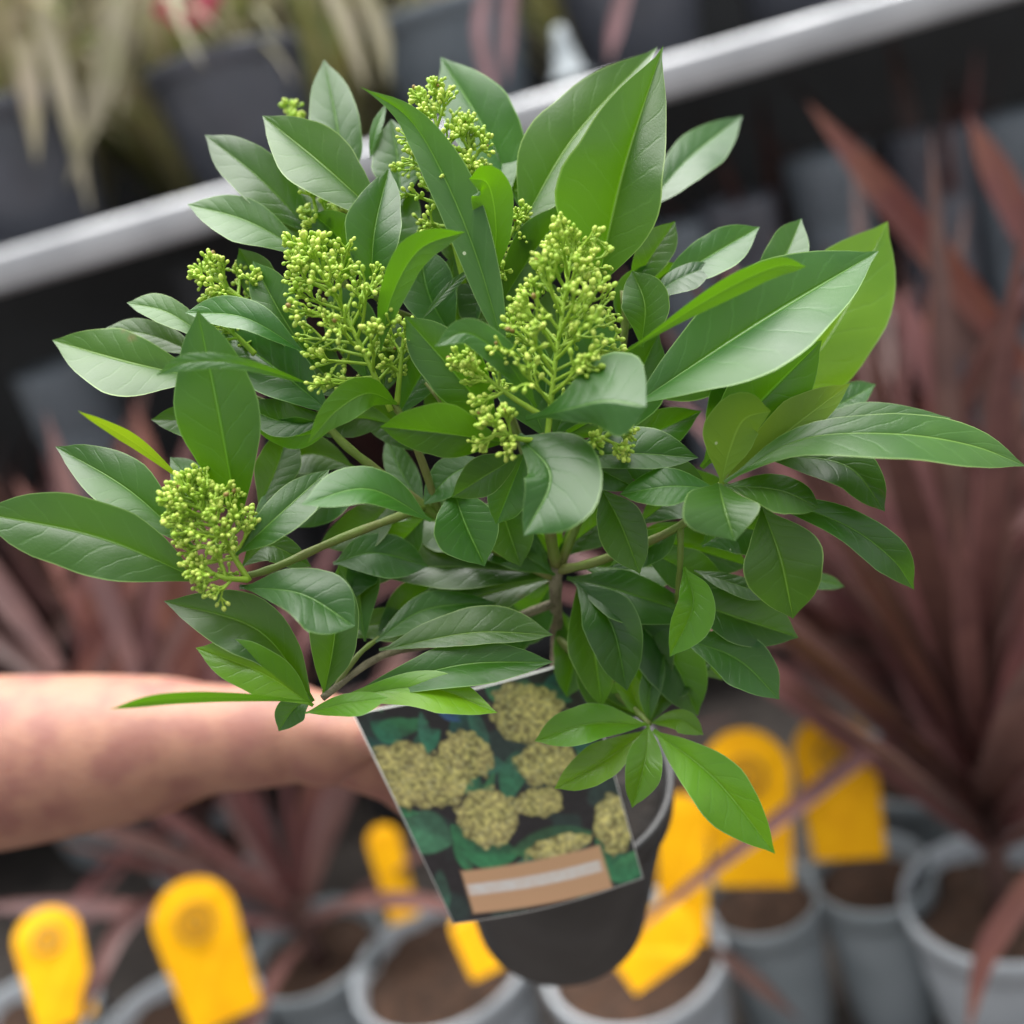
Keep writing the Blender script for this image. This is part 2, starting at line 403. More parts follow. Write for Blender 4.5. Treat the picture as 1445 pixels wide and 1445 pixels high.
tags = [
    (((322, 1440), (256, 1243), 114, 1.05, 1.08, True), 'large yellow tag leaning in the pot at the lower left'),
    (((96, 1445), (58, 1286), 88, 1.05, 1.10, True), 'smaller yellow tag at the lower left corner'),
    (((1064, 1250), (1048, 1028), 122, 1.10, 1.12, True), 'round-topped yellow tag touching the bright drooping leaf'),
    (((1200, 1212), (1168, 1006), 112, 1.10, 1.12, True), 'tallest yellow tag on the right, clear of the leaves'),
    (((965, 1330), (962, 1120), 74, 1.10, 1.14, False), 'narrow yellow tag right against the held black pot'),
    (((875, 1372), (975, 1290), 82, 1.02, 1.04, False), 'yellow tag lying slanted on the pot rim below the held pot'),
    (((688, 1375), (655, 1290), 52, 1.12, 1.16, False), 'yellow tag peeping out under the left side of the held pot'),
    (((572, 1298), (535, 1165), 46, 1.25, 1.28, False), 'shaded yellow tag left of the printed plant label'),
    (((1350, 1105), (1330, 1060), 50, 1.35, 1.36, False), 'dim yellow tag among the maroon leaves'),
]
for p, lab in tags: make_tag(p, lab)

# ------------------------------------------------------------------ strap-leaved plants behind
def strap_mesh(name, width, bend, fold, seg=11, tipstart=0.6):
    """unit-length blade rising along +Z and bending towards +X"""
    bm = bmesh.new(); rows = []
    ang = 0.0; p = Vector((0, 0, 0))
    for i in range(seg + 1):
        t = i / seg
        wdt = width * (0.55 + 0.45 * min(1, t / 0.3)) * (1.0 if t < tipstart else max(0.02, 1 - ((t - tipstart) / (1 - tipstart)) ** 1.6))
        n = Vector((math.cos(ang), 0, -math.sin(ang)))
        rows.append([bm.verts.new(p + Vector((0, -wdt, 0)) - n * fold * wdt), bm.verts.new(p.copy()), bm.verts.new(p + Vector((0, wdt, 0)) - n * fold * wdt)])
        p = p + Vector((math.sin(ang), 0, math.cos(ang))) / seg
        ang += bend / seg * (0.4 + 1.2 * t)
    for i in range(seg):
        for k in range(2): bm.faces.new((rows[i][k], rows[i][k + 1], rows[i + 1][k + 1], rows[i + 1][k]))
    me = bpy.data.meshes.new(name); bm.to_mesh(me); bm.free()
    me.polygons.foreach_set('use_smooth', [True] * len(me.polygons))
    return me
cord_meshes = [strap_mesh('strap_leaf', 0.030, b, -0.35) for b in (0.15, 0.5, 1.0, 1.7)]
for m_ in cord_meshes: m_.materials.append(M['cordyline'])

def place_blade(me, parent, loc, tilt, az, length, wscale=1.0, twist=0.0):
    o = bpy.data.objects.new('leaf', me); COL.objects.link(o)
    o.parent = parent; o.matrix_parent_inverse = Matrix.Translation(-Vector(parent.location))
    m = Matrix.Translation(loc) @ Matrix.Rotation(az, 4, 'Z') @ Matrix.Rotation(tilt, 4, 'Y') @ Matrix.Rotation(twist, 4, 'Z') @ Matrix.Diagonal((length, length * wscale, length, 1))
    o.matrix_basis = m
    return o

def cordyline(base, h, n, lab, lmin=0.34, lmax=0.62, seed=0, wsc=1.0, tmin=5, tmax=80, stiff=False):
    rnd = random.Random(seed)
    root = empty('cordyline', base); tag(root, lab, 'cordyline', 'maroon cordylines in grey pots')
    bm = bmesh.new(); tube(bm, [base + Vector((0, 0, -0.03)), base + Vector((0.004, 0, h * 0.5)), base + Vector((0, 0.004, h))], [0.013, 0.011, 0.009], 10)
    from_bm('stem', bm, M['cordyline_stem'], root)
    for i in range(n):
        f = i / n
        z = h * (0.35 + 0.65 * (1 - f)); tilt = R(tmin + (tmax - tmin) * f ** 0.8 + rnd.uniform(-7, 7))
        az = i * 2.39996 + rnd.uniform(-0.3, 0.3)
        place_blade(rnd.choice(cord_meshes[:2] if stiff else cord_meshes[:3] if f < 0.5 else cord_meshes[1:]), root, base + Vector((0, 0, z)), tilt, az, rnd.uniform(lmin, lmax), wsc * rnd.uniform(0.8, 1.25), rnd.uniform(-0.5, 0.5))
    return root

def pb(i): return pot_at[i][0] + Vector((0, 0, -0.03))
cords = [
    (pb(4), 0.24, 46, 'maroon cordyline with a stout cane at the right edge', 11),
    (pb(9), 0.22, 46, 'dense maroon cordyline behind the rightmost yellow tag', 12),
    (pb(8), 0.20, 46, 'maroon cordyline hanging in shade below the forearm', 14),
    (pb(11), 0.26, 50, 'maroon cordyline behind the forearm at the left edge', 15),
    (pb(5), 0.12, 16, 'thin maroon cordyline in the shaded pot behind the large tag', 16),
]
for b, h, n, lab, sd in cords: cordyline(b, h, n, lab, seed=sd, tmax=46 if sd in (11, 12, 13, 17) else 70, stiff=sd in (11, 12, 13, 17))
extra = [
    (on_z(640, 905, 0.0), 0.42, 46, 'maroon cordyline glimpsed between the shrub stems', 21),
    (on_z(240, 880, 0.0), 0.45, 54, 'tall maroon cordyline left of the shrub above the forearm', 22),
    (on_z(-40, 900, 0.0), 0.45, 50, 'maroon cordyline cut by the left edge beside the long leaf', 23),
    (on_z(1180, 850, 0.0), 0.45, 54, 'tall maroon cordyline right of the shrub', 24),
    (on_z(1400, 830, 0.0), 0.50, 54, 'tall maroon cordyline fanning out at the right edge', 25),
]
for b, h, n, lab, sd in extra:
    make_pot('plant_pot', 'shaded pot under the ' + lab, 'pot', b + Vector((0, 0, GP)), 0.1, GP, M['dark_grey_pot'], group='pots on the ground')
    cordyline(b + Vector((0, 0, GP - 0.03)), h - 0.15, n, lab, seed=sd, lmin=0.35, lmax=0.62, tmax=58, stiff=sd in (21, 24, 25))
    
# single long blades the photograph shows clearly
big = empty('cordyline', V(1455, 900, 1.18)); tag(big, 'reddish brown cordyline with the longest slanting blades at the right', 'cordyline', 'maroon cordylines in grey pots')
M['cord_red'] = simple('reddish_strap_leaf', (0.20, 0.075, 0.05), 0.42, (0.15, 0.05, 0.045), 14, 0.2, 120, trans=0.15)
def blade(parent, pts, wpx, mat, nseg=14, fold=0.35):
    """a strap leaf through (u, v, depth) points"""
    C = curve([V(*p) for p in pts], nseg)
    vd = [p[2] for p in pts]; wd = wpx * (sum(vd) / len(vd)) / F / 2
    bm = bmesh.new(); rows = []
    for i, p in enumerate(C):
        t = i / nseg; a = (C[min(i + 1, nseg)] - C[max(i - 1, 0)]).normalized()
        vw = (p - CAM).normalized(); s = a.cross(vw).normalized(); n = s.cross(a).normalized()
        if n.dot(vw) > 0: n = -n
        q = wd * min(1, 0.5 + t * 2) * (1 if t < 0.55 else max(0.03, 1 - ((t - 0.55) / 0.45) ** 1.5))
        rows.append([bm.verts.new(p - s * q + n * q * fold), bm.verts.new(p), bm.verts.new(p + s * q + n * q * fold)])
    for i in range(nseg):
        for k in range(2): bm.faces.new((rows[i][k], rows[i][k + 1], rows[i + 1][k + 1], rows[i + 1][k]))
    return from_bm('leaf', bm, mat, parent)
for pts, wpx, mk in [
    ([(1480, 560, 1.15), (1330, 370, 1.12), (1230, 250, 1.1), (1140, 145, 1.1)], 44, 'cord_red'),
    ([(1500, 420, 1.1), (1420, 270, 1.1), (1365, 160, 1.1)], 42, 'cord_red'),
    ([(1470, 820, 1.1), (1400, 765, 1.08), (1320, 700, 1.06), (1235, 645, 1.05)], 46, 'cordyline'),
    ([(1440, 1110, 1.1), (1330, 1040, 1.02), (1230, 1060, 1.0), (1120, 1140, 1.0), (960, 1260, 1.0), (880, 1330, 1.0)], 24, 'cordyline'),
    ([(1500, 1190, 0.95), (1440, 1270, 0.95), (1390, 1350, 0.95), (1365, 1460, 0.95)], 34, 'cord_red'),
    ([(1450, 900, 1.12), (1425, 1000, 1.1), (1400, 1120, 1.1), (1420, 1200, 1.1)], 30, 'cord_red'),
    ([(1470, 700, 1.2), (1390, 520, 1.15), (1290, 330, 1.15)], 40, 'cordyline'),
    ([(1440, 800, 1.2), (1330, 560, 1.15), (1270, 400, 1.15)], 40, 'cordyline'),
    ([(1460, 960, 1.2), (1330, 830, 1.15), (1190, 790, 1.15)], 44, 'cordyline'),
    ([(1460, 1000, 1.2), (1300, 920, 1.15), (1130, 905, 1.15)], 44, 'cordyline'),
]: blade(big, pts, wpx, M[mk])
for pts, wpx in [([(300, 1240, 1.15), (190, 1290, 1.1), (135, 1380, 1.05), (110, 1460, 1.05)], 26),
                 ([(1010, 1340, 1.0), (1060, 1380, 1.0), (1130, 1440, 1.0)], 24)]:
    o = blade(None, pts, wpx, M['cordyline']); o.name = 'fallen_blade'
    tag(o, 'fallen maroon blade arching between the two left yellow tags' if pts[0][0] < 700 else 'fallen maroon blade lying in front of the dark grey pot', 'fallen leaf')

rb_ = random.Random(77)
def wild(parent, n, u0, u1, v0, v1, a0, a1, l0, l1, d0, d1):
    for k in range(n):
        u, v, a, L, d = rb_.uniform(u0, u1), rb_.uniform(v0, v1), R(rb_.uniform(a0, a1)), rb_.uniform(l0, l1), rb_.uniform(d0, d1)
        b = rb_.uniform(-0.6, 0.6); dx, dy = math.cos(a), -math.sin(a); pts = []
        for t in (0, 0.35, 0.7, 1.0):
            w_ = b * L * 0.22 * t * t
            pts.append((u + dx * L * t - dy * w_, v + dy * L * t + dx * w_ + 0.05 * L * t * t, d + 0.04 * t))
        blade(parent, pts, rb_.uniform(20, 42), M[rb_.choice(['cordyline', 'cordyline', 'cordyline', 'cord_red'])], 14, rb_.uniform(0.15, 0.5))
wild(big, 26, 1330, 1500, 780, 1060, 95, 172, 300, 640, 1.15, 1.28)
left_c = empty('cordyline', V(200, 980, 1.2)); tag(left_c, 'maroon cordyline with crossing blades just above the forearm', 'cordyline', 'maroon cordylines in grey pots')
wild(left_c, 22, 60, 330, 930, 1010, 55, 150, 240, 460, 1.08, 1.26)
bm = bmesh.new(); tube(bm, [V(200, 980, 1.2), V(205, 1060, 1.24), V(210, 1140, 1.28)], [0.008, 0.010, 0.011], 8); from_bm('stem', bm, M['cordyline_stem'], left_c)
bm = bmesh.new(); tube(bm, [V(1455, 880, 1.18), V(1450, 1000, 1.18), V(1430, 1160, 1.2)], [0.009, 0.011, 0.012], 8); from_bm('stem', bm, M['cordyline_stem'], big)

# ------------------------------------------------------------------ things on the shelf
ztop = zs + 0.012
def shelf_pot(ul, ur, v_rim, y, lab, mat, hgt=None):
    um = (ul + ur) / 2; c = on_y(um, v_rim, y); d = (c - CAM).dot(FWD); r = (ur - ul) * d / F / 2
    h = c.z - ztop
    return make_pot('plant_pot', lab, 'pot', c, r, h, mat, taper=0.78, group='pots on the shelf'), c, r
sp = []
for a in [(200, 425, 78, 1.74, 'charcoal pot with a broad dark rim on the shelf above the shrub', M['shelf_pot']),
          (-110, 105, 150, 1.72, 'charcoal pot on the shelf at the left edge', M['shelf_pot']),
          (515, 735, 10, 1.76, 'grey pot on the shelf behind the top of the shrub', M['teal']),
          (770, 980, -70, 1.78, 'charcoal pot at the top edge right of the tallest leaf', M['shelf_pot']),
          (-330, -130, 210, 1.75, 'charcoal pot beyond the left edge of the shelf', M['shelf_pot']),
          (1010, 1215, -140, 1.78, 'charcoal pot above the right end of the shelf lip', M['shelf_pot'])]:
    sp.append(shelf_pot(*a))
grass_meshes = [strap_mesh('grass_blade', 0.016, b, -0.2, 12, 0.5) for b in (0.3, 0.9, 1.6, 2.4)]
grass_meshes_g = []
for m_ in grass_meshes:
    g = m_.copy(); m_.materials.append(M['straw']); g.materials.append(M['grassgreen']); grass_meshes_g.append(g)
def grass(c, n, lab, seed, lmin, lmax, green=0.5, tmax=45, group='grasses on the shelf'):
    rnd = random.Random(seed); base = c + Vector((0, 0, -0.03)); root = empty('ornamental_grass', base); tag(root, lab, 'grass', group)
    for i in range(n):
        me = (grass_meshes_g if rnd.random() < green else grass_meshes)[rnd.randrange(4)]
        a = rnd.uniform(0, 6.283); q = rnd.uniform(0, 0.06)
        o = place_blade(me, root, base + Vector((q * math.cos(a), q * math.sin(a), 0)), R(rnd.uniform(2, tmax)), a + rnd.uniform(-0.6, 0.6), rnd.uniform(lmin, lmax), rnd.uniform(0.8, 1.4), rnd.uniform(-0.6, 0.6))
        o.name = 'blade'
    return root
g0 = grass(sp[1][1], 80, 'straw and green grass spilling over the leftmost shelf pot', 31, 0.25, 0.55, 0.5, 60)
g1 = grass(sp[0][1], 26, 'sparse dry grass in the broad-rimmed charcoal shelf pot', 32, 0.2, 0.4, 0.4, 30)
g2 = grass(sp[2][1], 30, 'brownish grass in the grey shelf pot behind the shrub', 33, 0.2, 0.4, 0.3, 40)
g3 = grass(sp[3][1], 30, 'brownish grass in the pot at the top edge', 34, 0.2, 0.4, 0.3, 60)
back = [(on_y(u, v, 1.98) , lab, sd) for u, v, lab, sd in [(60, 230, 'tangled grass at the back of the shelf, far left', 41), (230, 160, 'tangled grass at the back of the shelf behind the broad-rimmed pot', 42), (460, 120, 'tangled grass at the back of the shelf between the pots', 43), (830, 20, 'tangled grass at the back of the shelf right of the shrub top', 44)]]
for p, lab, sd in back: grass(Vector((p.x, p.y, ztop + 0.03)), 60, lab, sd, 0.4, 0.75, 0.45, 35)
for pts, wpx in [([(172, -60, 1.44), (158, 40, 1.42), (138, 140, 1.41), (96, 262, 1.41)], 36),
                 ([(40, -60, 1.46), (70, 50, 1.44), (95, 150, 1.43), (128, 300, 1.43)], 30),
                 ([(20, 20, 1.48), (40, 110, 1.46), (52, 230, 1.45)], 30),
                 ([(455, -40, 1.42), (490, 40, 1.41), (520, 130, 1.41)], 22),
                 ([(500, -40, 1.42), (535, 40, 1.42), (548, 120, 1.42)], 24),
                 ([(205, -40, 1.46), (178, 70, 1.45), (170, 180, 1.45)], 18)]:
    o = blade(g0 if pts[0][0] < 300 else g2, pts, wpx, M['straw']); o.name = 'blade'
for pts, wpx in [([(690, -40, 1.42), (676, 40, 1.41), (690, 110, 1.41), (705, 170, 1.41)], 17), ([(722, -40, 1.42), (716, 40, 1.42), (712, 120, 1.42)], 19), ([(890, -40, 1.38), (870, 30, 1.38), (858, 90, 1.38)], 21)]:
    o = blade(g2, pts, wpx, M['mauve']); o.name = 'blade'
# a pink bloom and a white bottle-like cap that show as soft spots of colour
fl = empty('pink_flower', V(268, 8, 1.42)); tag(fl, 'small pink flower above the broad-rimmed shelf pot', 'flower')
for i in range(7):
    bm = bmesh.new(); bmesh.ops.create_icosphere(bm, subdivisions=2, radius=1.0)
    a = i * 0.9; ctr = V(268, 4, 1.42)
    mt = Matrix.Translation(ctr) @ Matrix.Rotation(a, 4, FWD) @ Matrix.Translation(Vector((0, 0, 0.024))) @ Matrix.Diagonal((0.018, 0.009, 0.026, 1))
    bmesh.ops.transform(bm, matrix=mt, verts=bm.verts); from_bm('petal', bm, M['pink'], fl)
bm = bmesh.new(); tube(bm, [V(268, 8, 1.43), V(285, 60, 1.54), V(300, 110, 1.64)], [0.002, 0.0025, 0.003], 8); from_bm('stalk', bm, M['grassgreen'], fl)
c = on_y(805, 112, 1.60); cl = empty('plastic_cone', c); tag(cl, 'pale cone-shaped piece standing on the shelf behind the tallest leaf', 'cone')
bm = bmesh.new(); lathe(bm, [(0.0001, 0), (0.03, 0), (0.03, 0.006), (0.022, 0.01), (0.012, 0.05), (0.008, 0.07), (0.0001, 0.072)], 24, c, Vector((0, 0, 1))); bmesh.ops.recalc_face_normals(bm, faces=bm.faces[:]); from_bm('shell', bm, M['white_plastic'], cl)

# pots standing on the lower board, in the shade under the shelf
zl = 0.235
for k, (u, v, wpx, mk, lab) in enumerate([
        (1185, 215, 120, 'teal', 'blue-grey pot in the shade under the shelf, nearest the slanting red blade'),
        (1050, 285, 120, 'shelf_pot', 'dim pot in the shade under the shelf right of the tallest leaf'),
        (1330, 185, 120, 'shelf_pot', 'dim pot in the shade under the shelf between the two red blades'),
        (1440, 160, 110, 'teal', 'blue-grey pot in the shade under the shelf at the right edge'),
        (960, 320, 90, 'teal', 'pale pot in the shade behind the right-hand leaves'),
        (60, 525, 130, 'teal', 'grey pot in the shade under the shelf at the left edge')]):
    y = YS + 0.12; c = on_y(u, v, y); d = (c - CAM).dot(FWD); r = wpx * d / F / 2
    make_pot('plant_pot', lab, 'pot', Vector((c.x, y + r, c.z)), r, max(0.12, c.z - zl), M[mk], taper=0.8, group='pots under the shelf')

# ------------------------------------------------------------------ THE SHRUB
STEM0 = V(782, 1085, 0.575)
shrub = empty('shrub', STEM0)
tag(shrub, 'bushy evergreen shrub with glossy leaves and yellow-green flower buds, held in the black pot', 'shrub')

def squeeze(d):
    """centimetres to metres; the crown is a little shallower than first laid out"""
    return (42.5 + (d - 42.5) * (0.8 if d < 49 else 0.8 + 0.3 * min(1, (d - 49) / 6))) / 100

SS = [-1, -.96, -.8, -.58, -.34, -.12, -.03, 0, .03, .12, .34, .58, .8, .96, 1]

def leaf(pts, wl, wr, face=0.6, fold=0.35, side='u', mat='leaf', peak=None, wave=0.085, nt_=20, ns=14, curl=0.0):
    """midrib through pts (u, v, depth cm), base first; wl/wr half widths in px seen left and right of the
    midrib; face: how far the blade leans to face the sky; fold: how far both halves rise towards the viewer"""
    rnd = leaf.rnd
    if side == 'u' and fold > 0: fold = fold * 1.55 + 0.10
    if face > 0.3: face = face * 1.3
    elif face <= 0.05: face = face * 1.5 - 0.3
    v0 = pts[0][1]
    C = curve([V(p[0], p[1], squeeze(p[2]) * (1 + 0.38 * face * (v0 - p[1]) / F)) for p in pts], nt_)
    pk = 0.56 if peak is None else peak
    a_, b_ = pk * 2.15, (1 - pk) * 2.15
    mx = pk ** a_ * (1 - pk) ** b_
    ph1, ph2, ph3 = rnd.uniform(0, 6.28), rnd.uniform(0, 6.28), rnd.uniform(0, 6.28)
    verts = []; uvs = []
    for i in range(nt_ + 1):
        t = i / nt_; p = C[i]
        d = (p - CAM).dot(FWD); sc_ = d / F
        tan = (C[min(i + 1, nt_)] - C[max(i - 1, 0)])
        # left of the direction of travel, in the image plane
        tx, ty = tan.dot(RIGHT), tan.dot(UP)
        L_ = math.hypot(tx, ty)
        if L_ < 1e-7: tx, ty, L_ = 1, 0, 1
        lat = (-ty / L_) * RIGHT + (tx / L_) * UP
        toward = (CAM - p).normalized()
        prof = (max(t, 1e-4) ** a_ * max(1 - t, 0) ** b_) / mx
        prof = prof ** 1.05
        prof *= 1 - 0.55 * max(0, (t - 0.86) / 0.14) ** 2
        if t < 0.12: prof = max(prof, 0.075)
        for k in range(ns + 1):
            s = SS[k]
            left = s < 0
            wpx = (wl if left else wr) * prof
            wob = 1 + wave * 0.6 * math.sin(t * 11 + (ph1 if left else ph2)) + 0.05 * noise.noise(Vector((t * 9, ph1 * 5 + (3 if left else 0), 1.7)))
            off = lat * (1 if left else -1)
            down = -off.dot(UP)
            tilt = face * down + fold
            q = abs(s)
            zz = tilt * q - 0.12 * q * q * (1 if side == 'u' else -0.4) + 0.06 * min(1, q * 6) * 0.5
            und = wave * q * q * math.sin(t * 9 + (ph2 if left else ph3)) * 1.3
            verts.append(p + off * (q * wpx * wob * sc_) + toward * ((zz + und) * wpx * sc_ * (1 + curl * 0)))
            uvs.append((t, s * 0.5 + 0.5))
    faces = []
    for i in range(nt_):
        for k in range(ns):
            a = i * (ns + 1) + k
            f = (a, a + 1, a + ns + 2, a + ns + 1)
            faces.append(f if side == 'u' else f[::-1])
    me = bpy.data.meshes.new('leaf'); me.from_pydata(verts, [], faces)
    # orient: the upper side faces the viewer for 'u'
    n0 = sum((p_.normal * p_.area for p_ in me.polygons), Vector())
    facing = n0.dot(CAM - C[nt_ // 2]) > 0
    if facing != (side == 'u'): me.flip_normals()
    uvl = me.uv_layers.new(name='UVMap')
    for lp in me.loops: uvl.data[lp.index].uv = uvs[lp.vertex_index]
    return link('leaf', me, M[mat], shrub)
leaf.rnd = random.Random(3)

